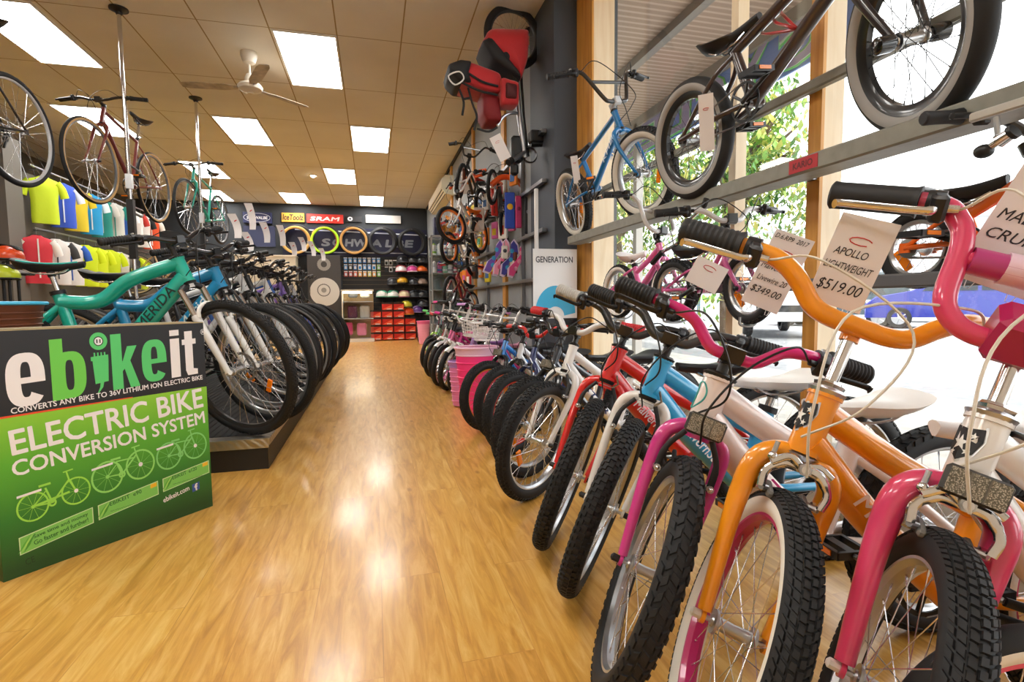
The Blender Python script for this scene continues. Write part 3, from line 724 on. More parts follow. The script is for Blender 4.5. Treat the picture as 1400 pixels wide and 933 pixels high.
plane_part('trim_jamb', (PX, JY, 0), (PX+.014, JY+.30, CEIL), PINE); plane_part('trim_jamb_reveal', (PX+.014, JY+.002, 0), (1.79, JY+.30, CEIL), PALE_T)
HEADZ = 3.13
plane_part('trim_window_head', (PX, NEAR, HEADZ), (PX+.12, JY, HEADZ+.14), PINE)
plane_part('trim_cornice', (WR-.03, JY+.95, CEIL-.05), (WR, BACK, CEIL), DARKW)
glass = bpy.data.materials.new('window_pane'); glass.use_nodes = True
n = glass.node_tree.nodes; l = glass.node_tree.links; n.remove(n['Principled BSDF'])
tr_ = n.new('ShaderNodeBsdfTransparent'); gl_ = n.new('ShaderNodeBsdfGlossy'); gl_.inputs['Roughness'].default_value = .02; ms_ = n.new('ShaderNodeMixShader'); ms_.inputs[0].default_value = .06
tr_.inputs[0].default_value = (.97, .98, .98, 1)
l.new(tr_.outputs[0], ms_.inputs[1]); l.new(gl_.outputs[0], ms_.inputs[2]); l.new(ms_.outputs[0], n['Material Output'].inputs[0])
CLEAR = glass
PY = (1.63, 1.69); P2 = (2.12, 2.17)
for i, (y0, y1) in enumerate(((NEAR, 1.64), (1.64, JY+.3))):
    plane_part('window_%d' % (i+1), (GL, y0, SILL), (GL+.006, y1, CEIL), glass)
for i, (y0, y1) in enumerate((PY, P2)):
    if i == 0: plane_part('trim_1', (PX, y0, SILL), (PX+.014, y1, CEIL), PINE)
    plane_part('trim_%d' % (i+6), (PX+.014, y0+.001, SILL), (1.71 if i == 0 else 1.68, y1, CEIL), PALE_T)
plane_part('trim_3', (WR-.03, 9.4, 0), (WR, 9.55, CEIL-.05), PINE); plane_part('trim_4', (WR-.03, 5.55, 0), (WR, 5.68, CEIL-.05), PINE)
plane_part('trim_5', (WR-.03, 7.3, 0), (WR, 7.42, CEIL-.05), PINE)
# display rails along the window
def rail(label, z0, z1, x0, x1, y1, c, sub=None):
    b = MB(); b.rbox(((x0+x1)/2, (NEAR+.4+y1)/2, (z0+z1)/2), (x1-x0, y1-NEAR-.4, z1-z0), .006, c)
    o = b.obj('display_rail'); tag(o, label, 'rail')
    for y in (-.4, 1.66, y1-.07):
        q = MB(); q.box((x1+(PX-x1)/2+.005, y, (z0+z1)/2), (PX-x1+.01, .04, (z1-z0)*.7), STEEL); q.obj('bracket', o)
    return o
wg = mat('#8b8a80', .5, var=.25, bscale=25)
rail('wide weathered grey rail along the window that carries the two wheeled stunt bikes', 1.335, 1.395, 1.45, 1.56, JY+.1, wg)
rail('dark steel rail low across the window, level with the seats', .932, .974, 1.51, 1.56, JY, mat('#5c5d60', .5))
rail('thin upper grey rail passing behind the hanging frames', 1.66, 1.70, 1.565, 1.60, JY, wg)
st = MB(); st.box((1.449, 1.54, 1.366), (.002, .125, .045), mat('#b3202c', .5)); o = st.obj('rail_sticker'); tag(o, 'small red sticker on the front of the wide grey rail', 'sticker')
tm = textmesh('KARIO', mat('#5d1016', .5), bold=.03, w=.085, h=.022); link('lettering', tm, o, plane_mx((1.4475, 1.583, 1.355), (0, -1, 0), (0, 0, 1)))
# ceiling lights
EM = bpy.data.materials.new('light_diffuser'); EM.use_nodes = True; b_ = EM.node_tree.nodes['Principled BSDF']; b_.inputs['Base Color'].default_value = (.9, .9, .88, 1)
b_.inputs['Emission Color'].default_value = (1, .975, .93, 1); b_.inputs['Emission Strength'].default_value = 13.0
def light_panel():
    t = empty('ceiling_light'); f = MB(); w, h = .555, 1.225
    for s in (-1, 1):
        f.box((s*(w/2-.008), 0, -.006), (.016, h, .014), mat('#efeee8', .5)); f.box((0, s*(h/2-.008), -.006), (w, .016, .014), mat('#efeee8', .5))
    f.obj('frame', t, 0); d = MB(); d.box((0, 0, -.003), (w-.03, h-.03, .006), EM); d.obj('diffuser', t, 0); return t
LP = [(-.53, 5.86, 'nearest big light panel over the aisle beside the fan'), (.035, 8.35, 'light panel above the aisle, second row from the front'), (-1.68, 8.35, 'light panel just behind the fan'),
      (-.53, 10.82, 'light panel in the middle of the ceiling next to the spot lamp'), (.035, 13.2, 'light panel over the tyre wall, rightmost of the far row'), (-1.66, 13.2, 'light panel over the tyre wall near the tool brand sign'),
      (-2.87, 5.86, 'large light panel in the upper left corner of the view'), (-3.45, 8.35, 'light panel behind the brown hanging road bike'), (-2.86, 10.82, 'light panel behind the green hanging bike handlebar'), (-3.35, 13.2, 'light panel low behind the green hanging bike, farthest on the left'),
      (-.53, 2.6, None), (-2.87, 2.6, None), (-.53, .2, None), (-3.4, .2, None), (.9, 10.82, None)]
lp0 = light_panel(); first = True
for x, y, lab in LP:
    if lab is None and (x == .9): continue
    o = lp0 if first else copy_tree(lp0); first = False
    o.location = (x, y, CEIL-.001); tag(o, lab or 'light panel overhead, out of the picture', 'ceiling light', 'ceiling light panels')
def spot():
    t = empty('spot_lamp', (-1.036, 10.85, CEIL)); b = MB(); b.lathe([(.07, 0), (.07, -.012), (.05, -.014), (.05, -.002)], 20, WHITE); b.obj('housing', t)
    e = mat('#fff4dc', .5, emit=60); b = MB(); b.lathe([(0, -.035), (.03, -.03), (.045, -.012), (.045, -.004)], 16, e); b.obj('bulb', t); tag(t, 'small round glaring spot lamp between the light panels', 'spot lamp')
spot()
# ceiling fan
def fan():
    t = empty('ceiling_fan', (-1.10, 5.78, CEIL)); wm = mat('#e9e2d4', .4); b = MB()
    b.lathe([(0, 0), (.075, 0), (.078, -.03), (.055, -.10), (.03, -.115), (0, -.115)], 24, wm); b.obj('ceiling_cup', t)
    b = MB(); b.tube([(0, 0, -.11), (0, 0, -.22)], .011, 10, wm); b.obj('rod', t)
    b = MB(); b.lathe([(0, -.20), (.03, -.205), (.045, -.24), (.05, -.28), (.095, -.30), (.115, -.325), (.105, -.352), (.06, -.372), (.03, -.378), (.028, -.39), (0, -.392)], 28, wm); b.obj('motor_housing', t)
    bm = mat('#d9cdb9', .45, var=.75, bscale=9)
    for a in (175, 292, 41):
        b = MB(); d = V((math.cos(R(a)), math.sin(R(a)), 0)); p = V((-d.y, d.x, 0)); rings = []
        for t_ in range(9):
            u = .12+.50*t_/8; w = .030+.028*min(1, t_/2.0); 
            if t_ == 8: w *= .7
            c = d*u+V((0, 0, -.335)); tl = .14
            rings.append([c+p*w+V((0, 0, w*tl)), c+p*w*.5+V((0, 0, w*tl*.5+.004)), c-p*w*.5+V((0, 0, -w*tl*.5+.004)), c-p*w+V((0, 0, -w*tl)), c-p*w+V((0, 0, -w*tl-.003)), c+p*w+V((0, 0, w*tl-.003))])
        b.loft(rings, bm); bl = b.obj('blade', t); b = MB(); b.box(d*.10+V((0, 0, -.335)), (.10, .03, .006), STEEL, rot=Matrix.Rotation(R(a), 3, 'Z')); b.obj('blade_iron', bl)
    tag(t, 'white three-blade ceiling fan with dusty blades', 'fan')
fan()
# air conditioner high on the right wall
t = empty('air_conditioner', (WR-.0, 10.4, 2.95)); b = MB(); pr_ = [(0, .17), (-.15, .17), (-.21, .10), (-.22, -.05), (-.14, -.15), (0, -.17)]
b.prism(pr_, 1, -1.1, 1.1, mat('#e3dcc2', .45)); b.obj('casing', t, 30); b = MB()
for i in range(3): b.box((-.205+.03*i, 0, -.075-.035*i), (.012, 2.1, .008), mat('#4a463a', .6))
b.obj('louvre', t); tag(t, 'cream wall-mounted air conditioner high in the far right corner', 'air conditioner')
# poles
for i, y in enumerate((1.75*1.0, 5.2, 7.15)):
    if i == 0: continue
    t = empty('floor_to_ceiling_pole', (-1.96, y, 0)); b = MB(); b.tube([(0, 0, .0), (0, 0, CEIL-.02)], .016, 12, CHROME); b.obj('pole', t)
    b = MB(); b.lathe([(0, CEIL), (.07, CEIL), (.07, CEIL-.012), (.03, CEIL-.03), (.02, CEIL-.05), (0, CEIL-.05)], 20, BLACK); b.obj('top_plate', t)
    b = MB(); b.box((0, 0, 1.55), (.05, .05, .5), BLACK); b.box((0, 0, 1.95), (.045, .045, .12), ALU)
    for z in (1.70, 2.1): b.tube([(0, 0, z), (-.03, .28, z), (-.06, .40, z+.03)], .010, 8, BLACK)
    b.obj('bike_bracket', t); tag(t, ('chrome floor-to-ceiling pole in front of the brown hanging bike', 'chrome floor-to-ceiling pole in front of the green hanging bike')[i-1], 'display pole', 'floor-to-ceiling display poles')
# left pier and rear clothing partition
plane_part('wall_partition', (-4.35, 8.0, 0), (-4.25, 12.2, 2.62), mat('#57524a', .8)); plane_part('trim_pier', (-4.45, 7.68, 0), (-4.18, 8.0, 2.95), mat('#6a6660', .7))
# platform
def platform():
    t = empty('bike_platform', (0, 0, 0)); x0, x1, y0, y1, h = -3.3, -.575, 3.085, 7.7, .17
    b = MB(); b.box(((x0+x1)/2, (y0+y1)/2, (h-.012)/2), (x1-x0-.012, y1-y0-.012, h-.012), mat('#1d1c1c', .5)); b.obj('base', t, 0)
    b = MB(); b.box(((x0+x1)/2, (y0+y1)/2, h-.008), (x1-x0-.2, y1-y0-.2, .012), mat('#2e2d2d', .8)); 
    for i in range(60): b.box((x0+.15+i*(x1-x0-.3)/60, (y0+y1)/2, h-.001), (.012, y1-y0-.24, .004), mat('#232222', .8))
    b.obj('ribbed_mat', t, 0)
    m_, n_, l_, bb_ = nodemat('checker_plate'); tc = n_.new('ShaderNodeTexCoord'); bk = n_.new('ShaderNodeTexWave'); bk.wave_type = 'BANDS'; bk.bands_direction = 'DIAGONAL'; bk.inputs['Scale'].default_value = 14; bk.inputs['Distortion'].default_value = 3
    l_.new(tc.outputs['Object'], bk.inputs['Vector']); bp = n_.new('ShaderNodeBump'); bp.inputs['Strength'].default_value = .5; bp.inputs['Distance'].default_value = .004; l_.new(bk.outputs['Fac'], bp.inputs['Height']); l_.new(bp.outputs[0], bb_.inputs['Normal'])
    bb_.inputs['Metallic'].default_value = 1; bb_.inputs['Roughness'].default_value = .33; bb_.inputs['Base Color'].default_value = lin('#b9b4ab')
    b = MB()
    b.box(((x0+x1)/2, y0+.045, h-.002), (x1-x0, .09, .010), m_); b.box((x1-.045, (y0+y1)/2+.045, h-.002), (.09, y1-y0-.09, .010), m_)
    b.box(((x0+x1)/2, y0-.002, h-.024), (x1-x0, .005, .052), m_); b.box((x1+.002, (y0+y1)/2, h-.018), (.005, y1-y0, .036), m_)
    for i in range(46):
        x = x1-.06-i*.055; s_ = 1 if i % 2 else -1
        b.box((x, y0-.0055, h-.024), (.030, .003, .006), m_, rot=Matrix.Rotation(R(38*s_), 3, 'Y'))
    b.obj('checker_plate_edge', t, 0); tag(t, 'low black platform edged with aluminium checker plate under the left row of bikes', 'display platform')
platform()
# ------------------------------------------------------------------ world and sun
w = bpy.data.worlds.new('daylight'); SC.world = w; w.use_nodes = True; n = w.node_tree.nodes; l = w.node_tree.links
sky = n.new('ShaderNodeTexSky'); sky.sky_type = 'HOSEK_WILKIE'; sky.turbidity = 6; sky.sun_direction = V((.5, -.5, .7)).normalized()
mx = n.new('ShaderNodeMix'); mx.data_type = 'RGBA'; mx.inputs[0].default_value = .8; mx.inputs[7].default_value = (1, 1, 1, 1); l.new(sky.outputs[0], mx.inputs[6]); l.new(mx.outputs[2], n['Background'].inputs[0]); n['Background'].inputs[1].default_value = 3.8
SC.view_settings.view_transform = 'Standard'; SC.view_settings.look = 'None'; SC.view_settings.exposure = 0.45; SC.view_settings.gamma = 1.0; SC.view_settings.use_curve_mapping = False
SC.cycles.use_denoising = True; SC.cycles.max_bounces = 7; SC.cycles.diffuse_bounces = 4; SC.cycles.glossy_bounces = 3; SC.cycles.transmission_bounces = 4; SC.cycles.transparent_max_bounces = 8; SC.cycles.caustics_reflective = False; SC.cycles.caustics_refractive = False; SC.cycles.sample_clamp_indirect = 6

sl_ = bpy.data.lights.new('sun', 'SUN'); sl_.energy = 3.5; sl_.angle = R(2); sl_.color = (1, .96, .9); so_ = bpy.data.objects.new('sun', sl_); COL.objects.link(so_)
so_.rotation_euler = V((-.55, -.25, .8)).to_track_quat('Z', 'Y').to_euler()
# ------------------------------------------------------------------ the right-hand row, near end
KW = dict(group='childrens bikes parked along the window side')
G = KW['group']
def near(**k): return make_bike('childrens_bike', k.pop('label'), group=G, lod=2, **k)
near(label='white childrens bike with pink fork, wide clear reflector and tall pink padded handlebar', pos=(.76, .655, 0), phi=-187, steer=56, Rr=.278, fork_r=.024,
    fc='#ece9e6', kc='#e0406e', bar='cruiser', barc='#e0406e', gripc='#1c1c1e', brake='caliper', rim='#d0d2d5', tread=2, stemc='chrome', stemh=.125, stemf=.012, badge=True, front_reflector=True,
    cable='#d9d4c8', lever='chrome', pad='#b01a55', saddle='#f2efec', text='MALVERN', textc='#e0406e', reflector=False, k_tube=1.5, barscale=1.14)
near(label='orange childrens bike with orange handlebar and pink rim on its front wheel', pos=(.625, .857, 0), phi=-188, steer=70, Rr=.284, fork_r=.021,
    fc='#f59a12', kc='#f59a12', bar='mustache', barc='#f59a12', gripc='#232325', brake='caliper', side='#e6e0d4', rim='#c8246c', tread=2, stemc='chrome', stemh=.136, stemf=.02, badge=True,
    cable='#d9d4c8', lever='chrome', saddle='#f2efec', text='Malvern', textc='#f6d9c0', k_tube=1.45, spokec='#d8d8da')
near(label='pearl white childrens bike with magenta fork and magenta handlebar', pos=(.574, 1.10, 0), phi=-184, steer=68, Rr=.283, fork_r=.0175,
    fc='#efe2de', kc='#d33a90', bar='riser', barc='#d81b78', gripc='#141416', brake='v', rim='#c4c6c9', tread=3, stemh=.055, badge='d', front_reflector=True, saddle='#f2efec', text='OZO', textc='#d33a90', k_tube=1.7, reflector=False)
near(label='bright blue childrens bike with white fork and black knobbly tyres', pos=(.652, 1.48, 0), phi=-183, steer=57, Rr=.284, fork_r=.0165,
    fc='#2aa3da', kc='#eceae6', bar='riser', barc='#2a2b2e', gripc='#1b1b1d', brake='v', tread=1, stemh=.06, saddle='#f2efec', text='MalvernStar', textc='#ffffff', k_tube=1.45, reflector=False, front_reflector=False)
near(label='red childrens bike with red fork and black knobbly tyres', pos=(.660, 1.793, 0), phi=-180, steer=59, Rr=.287, fork_r=.0165,
    fc='#e0201c', kc='#e0201c', bar='riser', barc='#1c1c20', gripc='#b9b7b2', brake='v', tread=1, stemh=.06, saddle='#1b1b1e', text='Malvernstar', textc='#f4dada', k_tube=1.45, reflector=False)
near(label='white childrens bike with silver rims and an orange reflector in the front wheel', pos=(.696, 2.247, 0), phi=-164, steer=22, Rr=.275,
    fc='#ecebe9', kc='#ecebe9', bar='riser', barc='#d9d9db', gripc='#c62a30', brake='v', tread=1, stemh=.06, saddle='#20222a', text='STAR', textc='#20306a', k_tube=1.1)
# middle of the row: narrower detail
def mid(label, **k): return make_bike('childrens_bike', label, group=G, lod=1, **k)
mid('black childrens bike with silver rims close behind the white one', pos=(.76, 2.56, 0), phi=-158, steer=8, Rr=.262, fc='#202634', kc='#1b1b1e', bar='riser', gripc='#1b1b1e', stemh=.06, saddle='#1b1b1e', front_reflector=True)
mid('dark blue childrens bike with red rims and red brake side grips', pos=(.79, 2.98, 0), phi=-149, steer=0, Rr=.246, fc='#1c2a66', kc='#202c60', rim='#d8261c', gripc='#d02a24', stemh=.06, barc='#c62020', saddle='#1b1b1e')
mid('black childrens bike with white frame and orange red rims', pos=(.80, 3.30, 0), phi=-149, steer=0, Rr=.246, fc='#d9d9dc', kc='#202022', rim='#e0562a', stemh=.06, saddle='#1b1b1e', brake='none')
mid('blue childrens bike with black fork and orange rims', pos=(.76, 3.60, 0), phi=-149, steer=0, Rr=.246, fc='#1f7fd0', kc='#15171c', rim='#f08c1a', stemh=.06, saddle='#1b1b1e', brake='none', front_reflector=True)
# small childrens bikes towards the back
small = [
 (.90, 4.25, -160, 0, .215, 'small pink bike with white wire basket behind the blue bike', dict(fc='#e84f9c', kc='#f0eef0', basket=('wire', '#f3f1f0', '#f3f1f0'), side='#e9e4de', frame='step', saddle='#f0ecec', guards='#f3f0ee')),
 (.86, 4.70, -158, 15, .22, 'small white bike with white wire basket', dict(fc='#ecebe8', kc='#ecebe8', basket=('wire', '#f0efec', '#f0efec'), frame='step', saddle='#e8a0c4')),
 (.80, 5.05, -152, 22, .22, 'small lilac bike with white tyre walls', dict(fc='#b48ad0', kc='#e7d9ef', side='#e9e4de', frame='step', saddle='#a878c8', gripc='#d8a0e0')),
 (.74, 5.36, -150, 25, .23, 'small magenta bike with white saddle and magenta top tube', dict(fc='#d8218c', kc='#ecebe8', frame='kids', saddle='#f3eff2', streamer=('#e84f9c', '#f0eef0', '#8fd0e8'), guards='#ecebe8')),
 (.70, 5.68, -148, 26, .23, 'small pink bike with pink front tyre and white fork', dict(fc='#e86fae', kc='#f2f0f0', side='#e9b0cb', rim='#e84f9c', frame='step', saddle='#e86fae')),
 (.72, 6.02, -150, 22, .23, 'small white bike with silver curved fork and pink frame', dict(fc='#e35c9d', kc='#dcdcdf', frame='kids', saddle='#f0ecec', gripc='#d8218c', guards='#e8e6e8')),
 (.70, 6.36, -152, 24, .23, 'small white bike with cream tyres', dict(fc='#efece6', kc='#efece6', side='#e9e4da', frame='step', saddle='#e86fae', gripc='#e84f9c', streamer=('#f2c42a', '#e84f9c', '#8fd0e8'))),
 (.74, 6.72, -150, 22, .22, 'small red and white bike with cream front tyre', dict(fc='#d43a4a', kc='#ecebe8', side='#e9e4da', frame='kids', saddle='#d43a4a', gripc='#e84f5c')),
 (.72, 7.08, -150, 20, .22, 'small black tyred bike with pale green trim', dict(fc='#8fd2a0', kc='#3a3b40', frame='kids', saddle='#30323a', gripc='#3cc060')),
 (.74, 7.46, -146, 26, .23, 'small white bike with lime green fork at the far end of the row', dict(fc='#ecebe8', kc='#9be01c', frame='kids', saddle='#30323a', gripc='#62d06a', barc='#e8e6e2')),
]
for x, y, ph, stt, r_, lab, kw in small:
    make_bike('toddler_bike', lab, group='small childrens bikes at the far end', pos=(x, y, 0), phi=ph, steer=stt, Rr=r_, lod=0, nsp=16, brake='none', tread=0, stemh=.11, bar='cruiser' if kw.get('frame') == 'step' else 'riser', reflector=False, training=False, barc=kw.pop('barc', '#e6e4e2'), **kw)
# second tier on the low rail by the window
T2 = 'bikes standing behind the row on the low rail'
make_bike('childrens_bike', 'pink bike with white saddle hung sideways in front of the window beside the pine post', group=T2, pos=(1.50, 2.42, .80), phi=-82, steer=10, Rr=.16, lod=1, fc='#e06aa6', kc='#e06aa6', frame='kids', saddle='#f3eff2', gripc='#1b1b1e', brake='none', bar='cruiser', barc='#d9d9dc', side='#eee9e4')
make_bike('childrens_bike', 'pink bike with curved tubes and white saddle behind the 349 dollar tag', group=T2, pos=(1.50, 1.86, .80), phi=-82, steer=-8, Rr=.15, lod=1, fc='#c85a94', kc='#c85a94', frame='step', saddle='#1b1b1e', gripc='#1b1b1e', brake='none', bar='riser', barc='#d9d9dc')
make_bike('childrens_bike', 'orange bike with black saddle resting on the low rail behind the price card', group=T2, pos=(1.67, .90, .93), phi=-88, steer=0, Rr=.125, lod=1, fc='#ee6a1c', kc='#ee6a1c', frame='kids', saddle='#1b1b1e', gripc='#1b1b1e', brake='none')
# ------------------------------------------------------------------ bikes on the upper window rail
make_bike('stunt_bike', 'light blue stunt bike with pale tyre walls standing on the upper rail', group='stunt bikes on the upper rail', S=S_BMX, pos=(1.575, 2.79, 1.38), phi=-87, steer=12, lean=14, frame='diamond', fc='#0b6fb0', kc='#0b6fb0', lod=2, bar='bmx', barc='#202024', gripc='#17171a', side='#cfcac0', rim='#c4c6c9', tread=1, brake='none', stemh=.035, stemf=.045, saddle='#1b1b1e', lever='#1c1c1f', text='KHE', textc='#e8f2f8', k_tube=1.0, stemc='#b9babd')
make_bike('stunt_bike', 'dark brown stunt bike with grey tyre walls, front axle pegs and a red cable lock', group='stunt bikes on the upper rail', S=S_BMX, pos=(1.525, 1.20, 1.37), phi=-86, steer=-20, lean=7.0, Rr=.262, frame='diamond', fc='#3a2a28', kc='#2a2224', lod=2, bar='bmx', barc='#202024', gripc='#17171a', side='#9b9894', rim='#1a1a1c', tread=0, rimdeep=.03, brake='none', stemh=.035, stemf=.045, saddle='#1a1517', pegs=True, reflector=False, k_tube=1.25, spokec='#2c2c2e')
# ------------------------------------------------------------------ hanging bikes on the left
HG = 'bikes hanging from the poles on the left'
def hang(lab, x, y, z, fc, side, bar='flat', **k):
    make_bike('road_bike', lab, group=HG, S=S_HYB, Rr=.34, pos=(x, y, z), phi=-95, steer=-4, lod=1, frame='diamond', fc=fc, kc=k.pop('kc', fc), side=side, tread=0, rim=k.pop('rim', '#77787c'), bar=bar, brake='none', stemh=.02, stemf=.07, rimdeep=.012, reflector=False, saddle='#17171a', **k)
hang('brown road bike with tan tyre walls hanging on the nearer pole', -2.17, 5.08, 1.735, '#7c3230', '#c9a062')
hang('green hybrid bike hanging on the farther pole', -2.14, 7.30, 1.76, '#2aa694', None)
hang('black bike cut off by the left edge of the photo', -2.22, 3.05, 1.66, '#1d1d20', None, rim='#b9babd')
# ------------------------------------------------------------------ the left row on the platform
LG = 'adult mountain bikes on the platform'
left = [
 ('#16b09c', '#efeeec', 'teal mountain bike with white suspension fork, first on the platform', '#1fb8b0', '#1fb0a8'),
 ('#1d8fc4', '#efeeec', 'blue mountain bike with white suspension fork, second on the platform', None, '#1b1b1e'),
 ('#1c1d20', '#1c1d20', 'black mountain bike with lime trim, third on the platform', '#d6239a', '#1b1b1e'),
 ('#d9dadb', '#1c1d20', 'silver white mountain bike, fourth on the platform', None, '#1b1b1e'),
 ('#24262a', '#d9dadb', 'charcoal mountain bike with pale fork, fifth on the platform', '#2aa6c8', '#1b1b1e'),
 ('#e6e7e6', '#e6e7e6', 'white mountain bike with white fork, sixth on the platform', None, '#1b1b1e'),
 ('#2d5fae', '#1c1d20', 'deep blue mountain bike, seventh on the platform', None, '#1b1b1e'),
 ('#8a6cc0', '#d9dadb', 'lilac mountain bike, eighth on the platform', None, '#1b1b1e'),
 ('#1c1d20', '#3458b8', 'black mountain bike with blue fork, ninth on the platform', None, '#1b1b1e'),
 ('#c9cbce', '#1c1d20', 'silver mountain bike, tenth on the platform', None, '#1b1b1e'),
 ('#23252a', '#1c1d20', 'black mountain bike with a silver rim stripe, last on the platform', None, '#1b1b1e'),
]
S_SLIM = dict(S_MTB, tw=.0185)
for i, (fc, kc, lab, stripe, rimc) in enumerate(left):
    y = 3.157+i*.365; x = -.715+i*.010+(0, .05, .0, .01, -.02, .02, -.02, .01, .0, .0, .02)[i]
    make_bike('mountain_bike', lab, group=LG, S=S_MTB if i in (0, 1, 3) else S_SLIM, Rr=.385 if i == 0 else (.375 if i < 10 else .36), pos=(x, y, .17), phi=(1, -3, 2, -2, 3, -1, 2, -3, 1, 0, -2)[i], steer=(-36, -30, -26, -33, -24, -30, -28, -25, -30, -26, -28)[i], lod=2 if i < 2 else 1,
        frame='curved' if i in (0, 1, 5) else 'diamond', fc=fc, kc=kc, fork='susp', bar='flat', tread=1 if i in (0, 1, 3) else 0, rimdeep=.02, side='#8f9092' if i in (2, 4, 10) else None, rim='#1b1b1e' if i in (0, 4, 8) else '#c4c6c9', brake='v' if i % 2 else 'disc', stemh=.075, stemf=.07, stripe=stripe, saddle='#1b1b1e', text=('MERIDA', 'Merida', None, None, None, None, None, None, None, None, None)[i], textc='#12302e' if i == 0 else '#e8f4f8', nsp=32 if i < 2 else 26, k_tube=1.45 if i < 2 else 1.0, basket=None)
# bike with a wicker carrier behind the carton
# ------------------------------------------------------------------ the printed carton
def squig(par, pts_fn, u0, v0, u1, n, amp, m, o=.001, r=.0007, name='lettering'):
    """unreadable small print: a thin wavy line"""
    b = MB(); b.tube([pts_fn(u0+(u1-u0)*i/n, v0+amp*math.sin(i*1.9)*(.6+.4*math.sin(i*.7)), o) for i in range(n+1)], r, 3, m); return b.obj(name, par, 0)
def carton():
    L = V((-1.197, 2.035, 0)); Rr = V((-.723, 2.577, 0)); d = (Rr-L).normalized(); n_ = V((-d.y, d.x, 0)); W = (Rr-L).length; H = .828; D = .20
    t = empty('printed_carton', L); tag(t, 'tall black and green carton for an electric bike kit standing on the floor', 'box')
    P = lambda u, v, o=0: d*u - n_*o + V((0, 0, v))
    gm, n, l, b = nodemat('carton_print_green'); tc = n.new('ShaderNodeTexCoord'); sx = n.new('ShaderNodeSeparateXYZ'); l.new(tc.outputs['Object'], sx.inputs[0])
    mr = n.new('ShaderNodeMapRange'); mr.inputs[1].default_value = 0; mr.inputs[2].default_value = .55; l.new(sx.outputs['Z'], mr.inputs[0])
    r = n.new('ShaderNodeValToRGB'); e = r.color_ramp.elements; e[0].color = lin('#1d4a1c'); e[0].position = .05; e[1].color = lin('#8fd02e'); e[1].position = 1; x = e.new(.35); x.color = lin('#2f7a28'); x = e.new(.7); x.color = lin('#5cb02c')
    l.new(mr.outputs[0], r.inputs[0]); l.new(r.outputs[0], b.inputs['Base Color']); b.inputs['Roughness'].default_value = .45
    blk = mat('#141213', .45, var=.1, bscale=12)
    b = MB(); q = [P(0, 0), P(W, 0), P(W, 0, -D), P(0, 0, -D)]
    hb = .543
    def ring(z): return [p+V((0, 0, z)) for p in q]
    b.loft([ring(0), ring(hb)], gm, caps=False); b.loft([ring(hb), ring(H-.004)], blk, caps=False); b.add(ring(0), [(3, 2, 1, 0)], gm)
    b.obj('body', t, 0)
    tp = MB(); c = mat('#b9a77e', .8); a = [P(0, H-.004), P(W, H-.004), P(W, H-.004, -D), P(0, H-.004, -D)]
    tp.loft([a, [p+V((0, 0, .004)) for p in a]], c); tp.obj('top_flaps', t, 0)
    tp = MB(); z = H+.001; tp.add([P(-.001, z, .001), P(W+.001, z, .001), P(W+.001, z, -.02), P(-.001, z, -.02)], [(0, 1, 2, 3)], blk); tp.add([P(.02, z+.001, -D*.42), P(W-.02, z+.001, -D*.42), P(W-.02, z+.001, -D*.62), P(.02, z+.001, -D*.62)], [(0, 1, 2, 3)], mat('#cfc6ae', .25)); tp.obj('packing_tape', t, 0)
    def txt(s, u0, v0, u1, v1, h, c, bold=.02, shear=0., o=.0006, w=None):
        dd = (P(u1, v1)-P(u0, v0)); tm = textmesh(s, c, bold=bold, w=w or dd.length, h=h, shear=shear); link('lettering', tm, t, plane_mx(P(u0, v0, o), dd, (0, 0, 1)))
    wh = mat('#f1eef0', .5); g1 = mat('#6ed04a', .5); g2 = mat('#57cf72', .5)
    def glyph(ch, u0, v0, w_, h_, m):
        b = MB(); sk = .045
        def pl(ps, o=.0006): b.add([P(u0+x*w_, v0+y*h_+x*w_*sk, o) for x, y in ps], [tuple(range(len(ps)))], m)
        def sup(cx, cy, rx, ry, a, n): 
            c, s = math.cos(a), math.sin(a); return (cx+rx*math.copysign(abs(c)**(2/n), c), cy+ry*math.copysign(abs(s)**(2/n), s))
        def ring(cx, cy, rx, ry, ix, iy, a0, a1, o=.0006):
            N = 36
            for i in range(N):
                t0, t1 = R(a0+(a1-a0)*i/N), R(a0+(a1-a0)*(i+1)/N); pl([sup(cx, cy, ix, iy, t0, 3.2), sup(cx, cy, rx, ry, t0, 2.7), sup(cx, cy, rx, ry, t1, 2.7), sup(cx, cy, ix, iy, t1, 3.2)], o)
        if ch == 'e': ring(.5, .5, .5, .5, .13, .33, 0, 322); pl([(.3, .43), (1, .43), (1, .54), (.3, .54)], .0007)
        if ch == 'b': pl([(0, 0), (.36, 0), (.36, 1), (0, 1)]); ring(.52, .39, .48, .39, .12, .25, -180, 180, .0007)
        if ch == 'k': pl([(0, 0), (.40, 0), (.40, 1), (0, 1)]); pl([(.36, .42), (.62, .76), (1, .76), (.66, .44), (.36, .30)], .0007); pl([(.40, .50), (.70, .52), (1.06, 0), (.68, 0)], .0008)
        if ch == 'i': pl([(0, 0), (1, 0), (1, .82), (0, .82)]); pl([(0, .88), (1, .88), (1, 1), (0, 1)])
        if ch == 't': pl([(.18, .12), (.30, 0), (.95, 0), (.95, .12), (.68, .14), (.68, 1), (.18, 1)]); pl([(0, .70), (.9, .70), (.9, .82), (0, .82)], .0007)
        return b.obj('logo_letter', t, 0)
    glyph('e', .045, .566, .105, .180, wh); glyph('b', .167, .572, .104, .215, g1); glyph('k', .355, .582, .090, .212, g2); glyph('e', .461, .593, .095, .170, g2); glyph('i', .573, .600, .038, .198, wh); glyph('t', .622, .602, .066, .188, wh)
    b = MB(); cc = (.318, .768)
